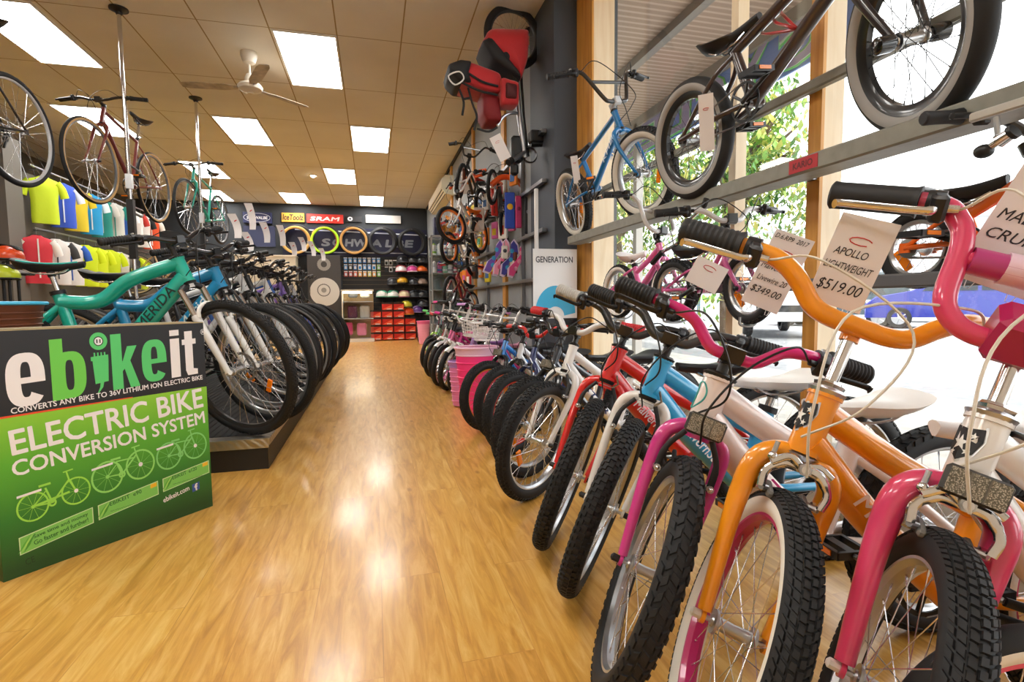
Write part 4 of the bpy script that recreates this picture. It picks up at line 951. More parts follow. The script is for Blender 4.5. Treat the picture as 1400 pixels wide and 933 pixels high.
    def disc(cu, cv, ro, ri, m, o):
        vs = []; fs = []; N = 28
        for i in range(N):
            a = 2*math.pi*i/N; vs += [P(cu+math.cos(a)*ro, cv+math.sin(a)*ro*1.12, o), P(cu+math.cos(a)*ri, cv+math.sin(a)*ri*1.12, o)]
        for i in range(N): fs.append((2*i, 2*((i+1) % N), 2*((i+1) % N)+1, 2*i+1))
        b.add(vs, fs, m)
    disc(.316, .772, .029, .016, g2, .0006); disc(.316, .772, .013, .0, mat('#f1eef0', .5), .0006)
    for du in (-.005, .005): b.add([P(.316+du-.002, .765, .001), P(.316+du+.002, .765, .001), P(.316+du+.002, .779, .001), P(.316+du-.002, .779, .001)], [(0, 1, 2, 3)], blk)
    poly = [(.288, .715), (.345, .720), (.345, .700), (.341, .620), (.326, .618), (.322, .600), (.304, .575), (.302, .577), (.312, .600), (.314, .616), (.298, .614), (.293, .700), (.288, .700)]
    b.add([P(u, v, .0006) for u, v in poly], [tuple(range(len(poly)))], g2)
    for i in range(4): b.add([P(.298+i*.011, .716, .0006), P(.303+i*.011, .716, .0006), P(.303+i*.011, .730, .0006), P(.298+i*.011, .730, .0006)], [(0, 1, 2, 3)], g2)
    b.obj('plug_mark', t, 0); b = MB(); disc(.716, .785, .011, .0095, wh, .0006); b.obj('registered_mark', t, 0); txt('R', .711, .778, .722, .778, .013, wh, .02, w=.010)
    txt('CONVERTS ANY BIKE TO 36V LITHIUM ION ELECTRIC BIKE', .053, .550, .704, .577, .019, wh, .02)
    b = MB(); b.add([P(0, .538, .0006), P(.42, .542, .0006), P(.42, .546, .0006), P(0, .545, .0006)], [(0, 1, 2, 3)], mat('#e6501c', .5)); b.obj('orange_line', t, 0)
    txt('ELECTRIC BIKE', .048, .412, .700, .456, .083, wh, .022); txt('CONVERSION SYSTEM', .046, .340, .704, .384, .052, wh, .022)
    # the three bikes drawn on the carton
    for (u0, v0, s_, kind) in ((.045, .178, .215, 0), (.262, .204, .225, 1), (.492, .226, .215, 2)):
        b = MB(); lg = mat(('#9be052', '#93dd6e', '#84d377')[kind], .5); r1 = s_*.24 if kind else s_*.21; w0 = (u0+r1, v0+r1); w1 = (u0+s_-r1, v0+r1+.015)
        def ln(a, c, w=.0035):
            a_, c_ = V((a[0], a[1], 0)), V((c[0], c[1], 0)); dd = (c_-a_).normalized(); nn = V((-dd.y, dd.x, 0))*w
            b.add([P((a_+nn).x, (a_+nn).y, .0008), P((a_-nn).x, (a_-nn).y, .0008), P((c_-nn).x, (c_-nn).y, .0008), P((c_+nn).x, (c_+nn).y, .0008)], [(0, 1, 2, 3)], lg)
        for wc in (w0, w1):
            disc(wc[0], wc[1], r1, r1*.88, lg, .0007); disc(wc[0], wc[1], r1*.12, 0, lg, .0009)
            for i in range(10): ln(wc, (wc[0]+math.cos(i*.628)*r1, wc[1]+math.sin(i*.628)*r1*1.1), .0005)
        disc(w1[0], w1[1], r1*.14, 0, wh, .0011)
        bbx = (u0+s_*.46, v0+r1*.9); stp = (u0+s_*.38, v0+s_*.46); hd = (u0+s_*.70, v0+s_*.50)
        ln(bbx, stp, .003); ln(stp, (hd[0]-.004, hd[1]-.01), .0025) if kind else ln(w0, (hd[0], hd[1]-.045), .004); ln(bbx, hd, .003); ln(hd, w1, .003); ln(w0, bbx, .002); ln(w0, (stp[0], stp[1]-.012), .0018)
        ln((stp[0]-.018, stp[1]+.010), (stp[0]+.016, stp[1]+.012), .004); ln(hd, (hd[0]-.006, hd[1]+.030), .0025); ln((hd[0]-.016, hd[1]+.030), (hd[0]+.014, hd[1]+.034), .0025)
        disc(bbx[0], bbx[1], .012, .006, lg, .0009)
        a = (u0+.004, v0+s_*.40); c = (u0+s_*.33, v0+s_*.43)
        b.add([P(a[0], a[1], .001), P(c[0], c[1], .001), P(c[0], c[1]+.008, .001), P(a[0], a[1]+.008, .001)], [(0, 1, 2, 3)], wh); b.obj('printed_bicycle', t, 0)
    dg = mat('#2c6a2c', .5)
    for i, (u0, v0, u1, v1, h_, s_) in enumerate(((.046, .071, .262, .100, .060, ('Save time and money', 'Go faster and further!')), (.278, .103, .494, .130, .057, ('EBIKEIT  e90', None)), (.512, .133, .712, .156, .056, ('EBIKEIT  e120', None)))):
        b = MB(); k = [(u0, v0), (u1, v1), (u1, v1+h_), (u0, v0+h_)]; e_ = .003
        b.add([P(u, v, .0006) for u, v in k], [(0, 1, 2, 3)], mat('#cfeab4', .5)); k2 = [(u0+e_, v0+e_), (u1-e_, v1+e_), (u1-e_, v1+h_-e_), (u0+e_, v0+h_-e_)]
        b.add([P(u, v, .0009) for u, v in k2], [(0, 1, 2, 3)], mat('#7fcb5e', .5))
        for q_ in range(3): lf = [(u0-.006+q_*.008, v0+.004), (u0+.012+q_*.008, v0+.026), (u0+.034+q_*.006, v0+h_+.004), (u0+.010+q_*.006, v0+.032)]; b.add([P(u, v, .0011+q_*.0002) for u, v in lf], [(0, 1, 2, 3)], mat(('#5fb53c', '#a6df6a', '#4c9c34')[q_], .5))
        if i: b.add([P(u1-.030, v1+.034, .0013), P(u1-.006, v1+.037, .0013), P(u1-.006, v1+.053, .0013), P(u1-.030, v1+.050, .0013)], [(0, 1, 2, 3)], mat('#f2c12a', .5))
        b.obj('printed_label', t, 0); sl = (v1-v0)/(u1-u0)
        for j, s in enumerate(s_):
            if s is None: squig(t, P, u0+.040, v0+.020, u0+.17, 60, .003, dg, .0013); continue
            w_ = (u1-u0)*(.74 if i == 0 else (.52, .62)[j]); u = u0+.040; v = v0+sl*.040+(.034, .014)[j]-(.0 if i == 0 else -.002); txt(s, u, v, u+w_, v+sl*w_, (.016 if i == 0 else (.015, .008)[j]), dg, .015, o=.0013)
    txt('ebikeit.com', .512, .088, .620, .107, .021, wh, .02)
    b = MB(); b.add([P(.632, .092, .0006), P(.664, .097, .0006), P(.664, .131, .0006), P(.632, .126, .0006)], [(0, 1, 2, 3)], mat('#3b5ba6', .5)); b.obj('blue_square_mark', t, 0); txt('f', .645, .096, .658, .098, .028, wh, .04, o=.0012)
    txt('CE', .060, .030, .085, .033, .022, mat('#143414', .5), .0)
carton()
# ------------------------------------------------------------------ price tags
INK = mat('#2a2830', .6); CARD = mat('#e4dfdf', .6); RED = mat('#c42020', .5)
def tag_card(label, px, py, dist, w, h, roll, lines, logo=True, yaw=0., group=None, cut=None):
    c = V((0, 0, CAMH))+ray(px, py).normalized()*dist; f = -ray(px, py).normalized(); f = Matrix.Rotation(R(yaw), 3, 'Z') @ f
    x = V((0, 0, 1)).cross(f).normalized(); y = f.cross(x); Rm = Matrix.Rotation(R(roll), 3, f); x = Rm @ x; y = Rm @ y
    M = plane_mx(c, x, y); t = MB(); t.rbox((0, 0, 0), (w, h, .0012), .0004, CARD); o = t.obj('price_tag', None, 0, M); tag(o, label, 'price tag', group)
    if logo: q = MB(); q.tube([(-.0+math.cos(a)*w*.20, h*.24+math.sin(a)*w*.075, .0012) for a in [R(20+i*32) for i in range(10)]], .0011, 5, RED); q.obj('red_mark', o, 0)
    for (s, u, v, ww, hh) in lines:
        tm = textmesh(s, INK, w=ww*w, h=hh*h, shear=.25, bold=.004); link('lettering', tm, o, plane_mx((u*w-w/2, v*h-h/2, .0010), (1, 0, 0), (0, 1, 0)))
    q = MB(); q.tube([(-w*.3, -h*.5, 0), (-w*.28, -h*.56, .002), (-w*.22, -h*.56, .002), (-w*.2, -h*.5, 0)], .0008, 5, CLEARP); q.tube([(w*.2, -h*.5, 0), (w*.22, -h*.56, .002), (w*.28, -h*.56, .002), (w*.3, -h*.5, 0)], .0008, 5, CLEARP); q.obj('plastic_loop', o)
    return o
CLEARP = mat('#dfe3e6', .2)
tag_card('white price tag reading 349 dollars hanging behind the orange handlebar', 1062, 372, 1.42, .088, .185, -24, [('Malvernstar', .06, .50, .88, .075), ('Livewire 20', .10, .34, .78, .075), ('$349.00', .08, .16, .80, .105), ('D.6.RP9  2017', .05, .90, .86, .06)])
tag_card('white price tag reading 519 dollars under the chrome brake lever', 1164, 360, 1.22, .098, .175, -20, [('APOLLO', .12, .56, .60, .085), ('LIGHTWEIGHT', .05, .40, .86, .085), ('$519.00', .08, .14, .80, .14)])
tag_card('large white price tag on the tall pink padded handlebar', 1408, 318, 1.28, .125, .21, -26, [('10.', .18, .86, .16, .07), ('MALVERN', .08, .54, .86, .09), ('CRUISE', .08, .38, .70, .09), ('$299', .10, .14, .70, .14)])
tag_card('small white price tag with a red mark beside the black shifter grip', 966, 376, 1.75, .10, .085, -28, [])
tag_card('crumpled clear price tag on the grey walled rear wheel of the brown stunt bike', 966, 168, 2.15, .05, .19, 3, [])
tag_card('clear price tag on the seat of the light blue stunt bike', 787, 232, 3.6, .045, .17, 8, [])
tag_card('white hanging tag with red print below the red trailer seat', 684, 202, 4.3, .09, .19, 26, [])
for i, (px, py, dist, hh) in enumerate(((322, 309, 4.25, .20), (343, 296, 4.7, .24), (363, 318, 5.0, .20), (385, 322, 5.3, .22), (339, 330, 4.4, .16), (414, 334, 6.3, .18), (427, 340, 6.7, .20), (441, 348, 7.1, .18), (401, 340, 5.7, .15))):
    wv = V((0, 0, CAMH))+ray(px, py).normalized()*dist; b = MB(); r_ = []
    lean_ = random.uniform(-.02, -.05); w = .046; hh *= .85
    for j in range(8):
        t_ = j/7; r_.append([(x_, .0+.02*math.sin(t_*3), (t_-.5)*hh) for x_ in (lean_*(t_*t_-.3)-w/2*(1+.3*t_), lean_*(t_*t_-.3)+w/2*(1+.3*t_))])
    b.loft([[r_[k][0], r_[k][1], (r_[k][1][0], r_[k][1][1]+.001, r_[k][1][2]), (r_[k][0][0], r_[k][0][1]+.001, r_[k][0][2])] for k in range(8)], CARD)
    o = b.obj('price_tag', None, 40); o.location = wv; o.rotation_euler = (0, 0, R(-8)); tag(o, ('curled white tag above the handlebars, %s' % ('nearest of the left row', 'tallest one, in front of the tyre brand sign', 'behind the tallest one', 'right of the blue wall sign', 'low among the grips', 'in front of the first tyre stack', 'right of the first tyre stack', 'last one before the grey poster', 'short one below the wall signs')[i]), 'price tag', 'tags on the left row')
    q = MB(); q.tube([(lean_*.0-.006, -.003, hh*.18), (lean_*.0+.010, -.003, hh*.24)], .004, 5, RED); q.obj('red_mark', o)
# ------------------------------------------------------------------ back wall
def board(name, label, cat, x0, x1, z0, z1, y, col, texts=(), depth=.03, extra=None):
    b = MB(); b.rbox(((x0+x1)/2, y-depth/2, (z0+z1)/2), (x1-x0, depth, z1-z0), .006, mat(col, .45)); o = b.obj(name, None, 0); tag(o, label, cat)
    for (s, u0, v0, ww, hh, c, bold, sh) in texts:
        tm = textmesh(s, mat(c, .5), w=ww*(x1-x0), h=hh*(z1-z0), bold=bold, shear=sh); link('lettering', tm, o, plane_mx((x0+u0*(x1-x0), y-depth-.002, z0+v0*(z1-z0)), (1, 0, 0), (0, 0, 1)))
    return o
o = board('brand_sign', 'navy box sign with silver rings reading SCHWALBE', 'sign', -2.93, -2.30, 2.85, 3.11, BACK-.02, '#1c2350', [('SCHWALBE', .14, .36, .72, .26, '#e9e9ee', .03, .1)], .12)
b = MB(); b.tube([(-2.62+math.cos(a)*.29, BACK-.145, 2.98+math.sin(a)*.10) for a in [2*math.pi*i/30 for i in range(30)]], .006, 4, mat('#c9ccd6', .4), closed=True); b.obj('ring', o)
board('brand_sign', 'yellow and white tool brand sign reading IceToolz', 'sign', -2.09, -1.57, 2.91, 3.13, BACK-.02, '#e8a63a', [('IceToolz', .05, .22, .9, .6, '#201a16', .04, .15)])
board('brand_sign', 'red sign reading SRAM in white', 'sign', -1.52, -.66, 2.90, 3.12, BACK-.02, '#d8352a', [('SRAM', .10, .28, .80, .42, '#f4e9e6', .05, .15)])
board('brand_sign', 'small dark sign with a white square between the red and the white sign', 'sign', -.58, -.21, 2.95, 3.10, BACK-.02, '#2a2a2e', [('o', .08, .2, .3, .6, '#e9e9ee', .04, 0)])
board('brand_sign', 'long white sign with faint grey print under the last light panel', 'sign', -.12, .75, 2.94, 3.14, BACK-.02, '#e9e6e2', ())
o = board('tyre_banner', 'long navy banner with grey letters SCHWALBE behind the hanging tyres', 'banner', -2.1, 1.40, 2.10, 2.80, BACK-.005, '#171a3c', [('S', .26, .36, .055, .24, '#8e929c', .06, .1), ('C', .335, .36, .055, .24, '#8e929c', .06, .1), ('HW', .42, .36, .15, .24, '#8e929c', .06, .1), ('A', .60, .36, .07, .24, '#8e929c', .06, .1), ('LBE', .70, .36, .20, .24, '#8e929c', .06, .1)], .012)
b = MB(); b.box((-.2, BACK-.02, 2.70), (3.2, .004, .03), mat('#c8ccd6', .5), rot=Matrix.Rotation(R(1.5), 3, 'Y')); b.box((-.2, BACK-.02, 2.19), (3.2, .004, .02), mat('#c8ccd6', .5)); b.obj('silver_stripe', o, 0)
tyc = ['#c9974e', '#1b1b1d', '#b9d41c', '#a8322c', '#1b1b1d', '#c9974e', '#2b2d33']
def tyre_mesh(r_, side): return cached(('htyre', r_, side), lambda: (lambda b: (b.lathe([(r_-.018+math.cos(a)*.032, math.sin(a)*.028) for a in [2*math.pi*i/10 for i in range(10)]], 44, None, axis='y', closed=True, ms=[RUBBER if math.cos(2*math.pi*(i+.5)/10) > .6 else mat(side, .6) for i in range(10)]), b.mesh('tyre'))[1])(MB()))
stacks = [(-1.75, 2.47, ['#c9974e', '#1b1b1d', '#c9b28a', '#1b1b1d', '#1b1b1d'], 'stack under the tool brand sign'), (-1.09, 2.47, ['#aee01a', '#1b1b1d', '#a8322c', '#a8322c'], 'lime and red stack'), (-.42, 2.48, ['#b98a4a', '#1b1b1d', '#26282c', '#d0b080', '#8a8c90'], 'tan stack before the letters HW'), (.27, 2.47, ['#26282c', '#1b1b1d', '#32343a', '#1b1b1d'], 'dark stack before the letters LBE'), (1.0, 2.46, ['#1b1b1d', '#26282c', '#1b1b1d'], 'dark stack by the corner')]
for sx, sz, cols, nm in stacks:
    b = MB(); b.tube([(sx, BACK, sz+.30), (sx, BACK-.32, sz+.31)], .008, 6, STEEL); h_ = b.obj('wall_hook'); tag(h_, 'steel wall hook that carries tyres, %s' % nm, 'hook', 'tyre hooks')
    for j, cc in enumerate(cols):
        o = link('tyre', tyre_mesh(.335 if j % 2 else .325, cc)); o.location = (sx+(0, .035, -.03, .02, -.01)[j], BACK-.30+j*.052, sz+(0, .03, .012, .045, .02)[j]-.02); o.rotation_euler = (0, random.uniform(0, 6), R(random.uniform(-3, 3)))
        tag(o, 'bicycle tyre in the %s, %s of the stack' % (nm, ('rear one', 'fourth from front', 'middle one', 'second from front', 'front one')[j]), 'tyre', 'bicycle tyres on the back wall')
# slat panel with blister packs
b = MB(); b.box((.35, BACK-.014, 1.33), (2.15, .02, 1.41), mat('#24211f', .7)); 
for i in range(12): b.box((.35, BACK-.027, .7+i*.115), (2.15, .006, .012), mat('#5b4a38', .6))
o = b.obj('slatwall', None, 0); tag(o, 'dark slatted panel behind the packets and helmets under the tyre banner', 'slat panel')
pkc = ['#2f8fd8', '#e9eef2', '#2f8fd8', '#1f6fc0', '#3aa0e0', '#e0572a', '#e8a02a', '#d8c22a', '#c43a30', '#7ac23a', '#20242a', '#3a4048']
def pack(col, strip):
    def f():
        b = MB(); b.box((0, 0, 0), (.085, .006, .14), mat(col, .35)); b.rbox((0, -.014, -.015), (.055, .022, .07), .006, mat(strip, .25)); b.box((0, -.004, .055), (.085, .003, .02), mat('#f0eeea', .5)); return b.mesh('packet')
    return cached(('pack', col, strip), f)
rows_ = [(2.00, ('#2f8fd8', '#3aa0e0', '#2f8fd8', '#2f8fd8', '#1f6fc0', '#8a8f96', '#2f8fd8', '#3aa0e0')), (1.83, ('#2f8fd8', '#20242a', '#1f6fc0', '#e9eef2', '#2f8fd8', '#2f8fd8', '#e9eef2', '#7ac23a')), (1.66, ('#c43a30', '#c43a30', '#e0572a', '#e8a02a', '#e8a02a', '#d8c22a', '#e8a02a', '#7ac23a'))]
for ri, (z, cs) in enumerate(rows_):
    for ci, c in enumerate(cs):
        o = link('blister_packet', pack(c, '#e9eef2' if c != '#e9eef2' else '#2f8fd8')); o.location = (-.64+ci*.115, BACK-.034, z+.0)
        tag(o, '%s accessory packet hanging under the tyre banner, %s row, %s' % ({'#2f8fd8': 'blue', '#3aa0e0': 'light blue', '#1f6fc0': 'deep blue', '#8a8f96': 'grey', '#20242a': 'black', '#e9eef2': 'white', '#7ac23a': 'green', '#c43a30': 'red', '#e0572a': 'orange red', '#e8a02a': 'orange', '#d8c22a': 'yellow'}[c], ('top', 'middle', 'bottom')[ri], ('leftmost', 'second from left', 'third from left', 'fourth from left', 'fifth from left', 'sixth from left', 'second from right', 'rightmost')[ci]), 'packet', 'accessory packets on the slat panel')
for i in range(14):
    c = random.choice(['#c9ccd0', '#3a4048', '#8a8f96', '#d0d6da', '#26323a']); o = link('blister_packet', pack(c, '#101214')); o.location = (.36+(i % 7)*.105, BACK-.035, 1.95-(i//7)*.17)
    tag(o, 'small grey accessory packet among the dark goods left of the helmets', 'packet', 'grey packets left of the helmets')
# helmets
def helmet(col, vent='#141416'):
    def f():
        b = MB(); b.ball((0, 0, 0), (.115, .085+.02, .10), mat(col, .3, 0, .3), 16, 10, zc=-.25)
        for i in range(-2, 3):
            pts = []
            for j in range(7):
                t_ = R(35+110*j/6); pts.append((math.cos(t_)*.118, i*.032*math.sin(t_), math.sin(t_)*.103))
            b.tube(pts, .0075, 5, mat(vent, .6), flat=((0, 0, 1), .6))
        b.lathe([(.112, -.028), (.117, -.02), (.112, -.012)], 16, mat(vent, .6)); return b.mesh('shell')
    return cached(('helm', col, vent), f)
hc = [('#e9e6e4', '#c43a4a'), ('#d84a9a', '#f0e0ea'), ('#ee6a1c', '#2a1a10'), ('#2a2b30', '#6a6c74'), ('#d8a01a', '#3a2a10'), ('#1f2024', '#4a4c54'), ('#9a8070', '#302820'), ('#f0ece8', '#3aa07a'), ('#e8d8b0', '#c86a8a'), ('#24262a', '#5a5c64'), ('#c8c020', '#3a3a10'), ('#e04a10', '#f0a020'), ('#6a3a8a', '#c8a0e0'), ('#1d1d22', '#44464c')]
hp = [(.72, 1.74, 0), (1.0, 1.74, 1), (1.28, 1.74, 2), (.50, 1.42, 3), (.74, 1.45, 4), (1.02, 1.42, 5), (1.28, 1.42, 6), (.22, 1.10, 7), (.50, 1.10, 7), (.78, 1.10, 8), (1.04, 1.10, 9), (1.30, 1.10, 13), (.80, .84, 10), (.84, .66, 11), (1.12, .70, 12), (1.02, 1.98, 13), (1.28, 1.98, 9), (.76, 1.98, 5), (1.34, .86, 3)]
hn = {0: 'white helmet with pink stripes', 1: 'pink helmet', 2: 'orange helmet', 3: 'black helmet', 4: 'mustard helmet', 5: 'glossy black helmet', 6: 'brown helmet', 7: 'white dotted helmet', 8: 'cream helmet with pink stripes', 9: 'charcoal helmet', 10: 'yellow green helmet', 11: 'bright orange red helmet', 12: 'purple helmet', 13: 'dark helmet'}
posn = ['second shelf, left', 'second shelf, middle', 'second shelf, right', 'third shelf, leftmost', 'third shelf, second', 'third shelf, third', 'third shelf, right', 'on the lit counter end, left', 'fourth shelf above the red boxes', 'fourth shelf, middle', 'fourth shelf, fourth', 'fourth shelf, right end', 'beside the top red boxes', 'just above the red boxes at right', 'low at the right of the red boxes', 'top shelf, middle', 'top shelf, right', 'top shelf, left', 'low shelf at the corner']
for i, (x, z, c) in enumerate(hp):
    t = empty('bicycle_helmet', (min(x, 1.24), BACK-.18-(.45 if i in (12, 13) else 0), z), R(random.uniform(-30, 30))); t.scale = (1.3, 1.3, 1.3); link('shell', helmet(*hc[c]), t)
    b = MB(); b.tube(cr([(.02, -.09, -.02), (.03, -.05, -.12), (.03, .05, -.12), (.02, .09, -.02)], 4), .005, 5, BLACK); b.obj('chin_strap', t)
    tag(t, '%s on the back wall rack, %s' % (hn[c], posn[i]), 'helmet', 'helmets on the back wall')
    if i not in (12, 13):
        b = MB(); b.box((x, BACK-.13, z-.045), (.22, .26, .012), mat('#3a2f28', .6)); o = b.obj('helmet_shelf', None, 0); tag(o, 'small dark shelf under the %s, %s' % (hn[c], posn[i]), 'shelf', 'helmet shelves')
# red shoe boxes
def sbox():
    b = MB(); b.box((0, 0, .07), (.25, .32, .14), mat('#c81e16', .4)); b.box((0, 0, .157), (.256, .326, .035), mat('#2a1210', .4)); 
    b.add([(-.11, -.1605, .012), (.115, -.1605, .012), (.115, -.1605, .125), (.02, -.1605, .08)], [(0, 1, 2, 3)], mat('#f0603a', .4)); b.box((.04, -.162, .022), (.11, .003, .02), mat('#f3e9e4', .5)); return b.mesh('shoe_box', 0)
sb = sbox(); rown = ['bottom row', 'second row', 'third row', 'fourth row', 'top row']; coln = ['leftmost column', 'second column', 'third column', 'rightmost column']
for r_ in range(5):
    for c in range(4):
        if r_ == 4 and c in (0, 3): continue
        if r_ == 3 and c == 3: continue
        o = link('shoe_box', sb); o.location = (.075+c*.275-.02, BACK-.62, .02+r_*.182); tag(o, 'red and black shoe box stacked in front of the back wall, %s, %s' % (rown[r_], coln[c]), 'box', 'red shoe boxes')
# counter
t = empty('display_counter', (-.35, BACK-.80, 0)); t.scale = (1, 1, 1.22); b = MB(); wm = mat('#e9e4dc', .5); b.box((0, 0, .03), (.72, .5, .06), wm); b.box((0, .23, .5), (.72, .03, .94), mat('#b89a6a', .6)); b.box((-.35, 0, .5), (.02, .5, .94), wm); b.box((0, 0, 1.0), (.74, .52, .03), mat('#d8d2c6', .4)); b.box((0, 0, .78), (.70, .46, .012), mat('#cfd4d6', .3)); b.box((0, 0, .45), (.70, .46, .012), mat('#cfd4d6', .3)); b.obj('cabinet', t, 0)
b = MB(); b.tube([(-.33, -.18, .96), (.33, -.18, .96)], .014, 8, mat('#fff2d8', .5, emit=30)); b.obj('strip_light', t)
b = MB(); b.box((0, -.245, .52), (.70, .006, .88), CLEAR); b.obj('glass_front', t, 0); tag(t, 'white glass-front counter with a glowing strip light left of the red boxes', 'counter')
for i, (x, z, c, nm) in enumerate(((-.62, .13, '#e8589a', 'pink'), (-.50, .46, '#6a2a4a', 'plum'), (-.30, .12, '#f08ac0', 'light pink'), (-.22, .46, '#c8c4bc', 'grey'), (-.48, .80, '#3a3c40', 'black'), (-.2, .80, '#a8a49a', 'silver'))):
    b = MB(); b.rbox((0, 0, .16), (.22, .14, .30 if z < .7 else .14), .03, mat(c, .4)); b.tube(cr([(-.05, 0, .22), (0, 0, .28), (.05, 0, .22)], 4), .006, 5, BLACK)
    o = b.obj('shoulder_bag' if z < .7 else 'camera_case'); o.location = (x+.02, BACK-.80, (z-.02)*1.22+.01); tag(o, '%s bag shaped accessory inside the lit counter' % nm, 'accessory', 'goods inside the lit counter')
# poster of grey gears beside the counter
o = board('gear_poster', 'tall charcoal poster board with pale gear shapes standing between left row and packets', 'poster', -1.5, -.74, .0, 2.08, BACK-.45, '#3a3634', (), .03)
b = MB()
for (cx, cz, ro, ri, c) in ((-1.12, 1.86, .15, .07, '#8a8680'), (-1.12, 1.20, .34, .0, '#c9c4bc'), (-1.14, 1.24, .15, .13, '#6a6662'), (-1.14, 1.24, .06, .0, '#8a8680')):
    N = 40; vs = []; fs = []
    for i in range(N):
        a = 2*math.pi*i/N; k_ = 1+.05*(i % 2)*(ri > 0); vs += [(cx+math.cos(a)*ro*k_, -.0, cz+math.sin(a)*ro*k_), (cx+math.cos(a)*ri, -.0, cz+math.sin(a)*ri)]
    fs = [(2*i, 2*((i+1) % N), 2*((i+1) % N)+1, 2*i+1) for i in range(N)]; b.add([(x, BACK-.484-.001*len(b.f)/40, z) for x, y, z in vs], fs, mat(c, .5))
b.obj('printed_gears', o, 0)
# leaning bin and box near the corner
b = MB(); b.lathe([(.0, 0), (.13, 0), (.17, .42), (.18, .42), (.18, .44), (.16, .44), (.12, .02), (0, .02)], 20, mat('#3a2a20', .6)); o = b.obj('waste_bin'); o.location = (1.12, 12.4, 0); tag(o, 'dark round bin at the foot of the helmet rack in the far right corner', 'bin')
# bluish picture and pale counter shelf below the navy sign
board('product_poster', 'bright poster with a magenta ball under the navy brand sign', 'poster', -2.95, -2.25, 2.30, 2.80, BACK-.02, '#2a3050', ())
b = MB(); b.box((-2.4, BACK-.30, 1.02), (1.3, .5, 2.04), mat('#cfc4ae', .6)); b.box((-2.4, BACK-.30, 2.05), (1.34, .54, .03), mat('#efe6d2', .5)); o = b.obj('service_counter', None, 0); tag(o, 'pale high service shelf below the bright poster behind the left row', 'counter')
# glass cabinet with bottles
t = empty('glass_cabinet', (1.135, 8.3, 0)); al = mat('#bfc1c2', .35, .8); b = MB(); w, dp, h_ = .53, .38, 1.93
for sx in (-1, 1):
    for sy in (-1, 1): b.box((sx*(w/2-.012), sy*(dp/2-.012), h_/2), (.024, .024, h_), al)
for z in (.03, h_-.012):
    for sy in (-1, 1): b.box((0, sy*(dp/2-.012), z), (w, .024, .024), al)
    for sx in (-1, 1): b.box((sx*(w/2-.012), 0, z), (.024, dp, .024), al)
b.obj('frame', t, 0); b = MB(); b.box((0, 0, .3), (w-.03, dp-.03, .55), mat('#8a8d90', .5)); b.obj('base_cupboard', t, 0)
for z in (1.10, 1.36, 1.63):
    b = MB(); b.box((0, 0, z), (w-.03, dp-.03, .008), mat('#b6c6c4', .15)); b.obj('shelf', t, 0)
b = MB(); b.box((0, dp/2-.02, 1.2), (w-.04, .008, 1.4), mat('#6f7c80', .3)); b.obj('back_panel', t, 0)
b = MB(); b.box((0, -dp/2+.004, 1.2), (w-.05, .004, 1.4), CLEAR); b.obj('glass_front', t, 0)
tag(t, 'aluminium framed glass cabinet holding drink bottles on the right side', 'cabinet')
def bottle(c, cap):
    def f():
        b = MB(); b.lathe([(0, 0), (.034, 0), (.036, .01), (.036, .07), (.031, .085), (.036, .10), (.036, .145), (.028, .16), (0, .16)], 16, mat(c, .35)); b.lathe([(0, .185), (.010, .185), (.012, .175), (.028, .168), (.029, .155), (0, .155)], 14, mat(cap, .4)); b.lathe([(.0365, .03), (.0365, .06)], 16, mat(cap, .5)); return b.mesh('bottle')
    return cached(('bot', c, cap), f)
for ri, (z, cs) in enumerate(((1.634, ('#e9eceb',)*6), (1.364, ('#d8dce0', '#c85a9a', '#7ac2a0', '#d8dce0', '#b04a6a', '#6aa0d0')))):
    for i, c in enumerate(cs):
        o = link('drink_bottle', bottle(c, ('#8ac23a', '#e9eceb', '#3a6ab0', '#c8ccd0', '#8a8f96', '#d8dce0')[(i+ri) % 6])); o.location = (.93+i*.082, 8.22, z); tag(o, '%s drink bottle in the glass cabinet, %s row, %s' % ('white' if ri == 0 else ('pale', 'pink', 'green', 'silver', 'wine red', 'light blue')[i], ('upper', 'lower')[ri], ('leftmost', 'second from left', 'third from left', 'third from right', 'second from right', 'rightmost')[i]), 'bottle', 'drink bottles in the cabinet')
b = MB(); b.box((0, 0, .045), (.06, .06, .09), mat('#d0cdc6', .5)); b.box((0, -.031, .05), (.05, .002, .06), mat('#b86a4a', .5)); o = b.obj('small_carton', None, 0); o.location = (1.12, 8.22, 1.106); tag(o, 'little white carton alone on the lowest shelf of the glass cabinet', 'box')
b = MB(); b.box((0, 0, .14), (.12, .2, .28), mat('#1c2348', .5)); b.box((0, -.101, .18), (.09, .002, .1), mat('#46507a', .5)); o = b.obj('navy_carton', None, 0); o.location = (1.0, 8.3, 1.93); tag(o, 'navy blue carton standing on top of the glass cabinet', 'box')
b = MB(); ym = mat('#c8822a', .7, bump=.4, bscale=60); b.ball((0, 0, .10), (.10, .08, .11), ym); b.ball((0, -.03, .24), (.065, .06, .06), ym); b.ball((-.05, -.03, .295), .022, ym, 8, 6); b.ball((.05, -.03, .295), .022, ym, 8, 6); b.tube([(-.08, 0, .16), (-.13, -.04, .10)], [.03, .025], 8, ym); b.tube([(.08, 0, .16), (.13, -.04, .10)], [.03, .025], 8, ym); b.ball((-.06, -.08, .03), (.035, .06, .03), ym, 8, 6); b.ball((.06, -.08, .03), (.035, .06, .03), ym, 8, 6)
o = b.obj('plush_toy'); o.location = (1.19, 8.3, 1.94); tag(o, 'golden brown plush toy sitting on the glass cabinet beside the navy carton', 'toy')
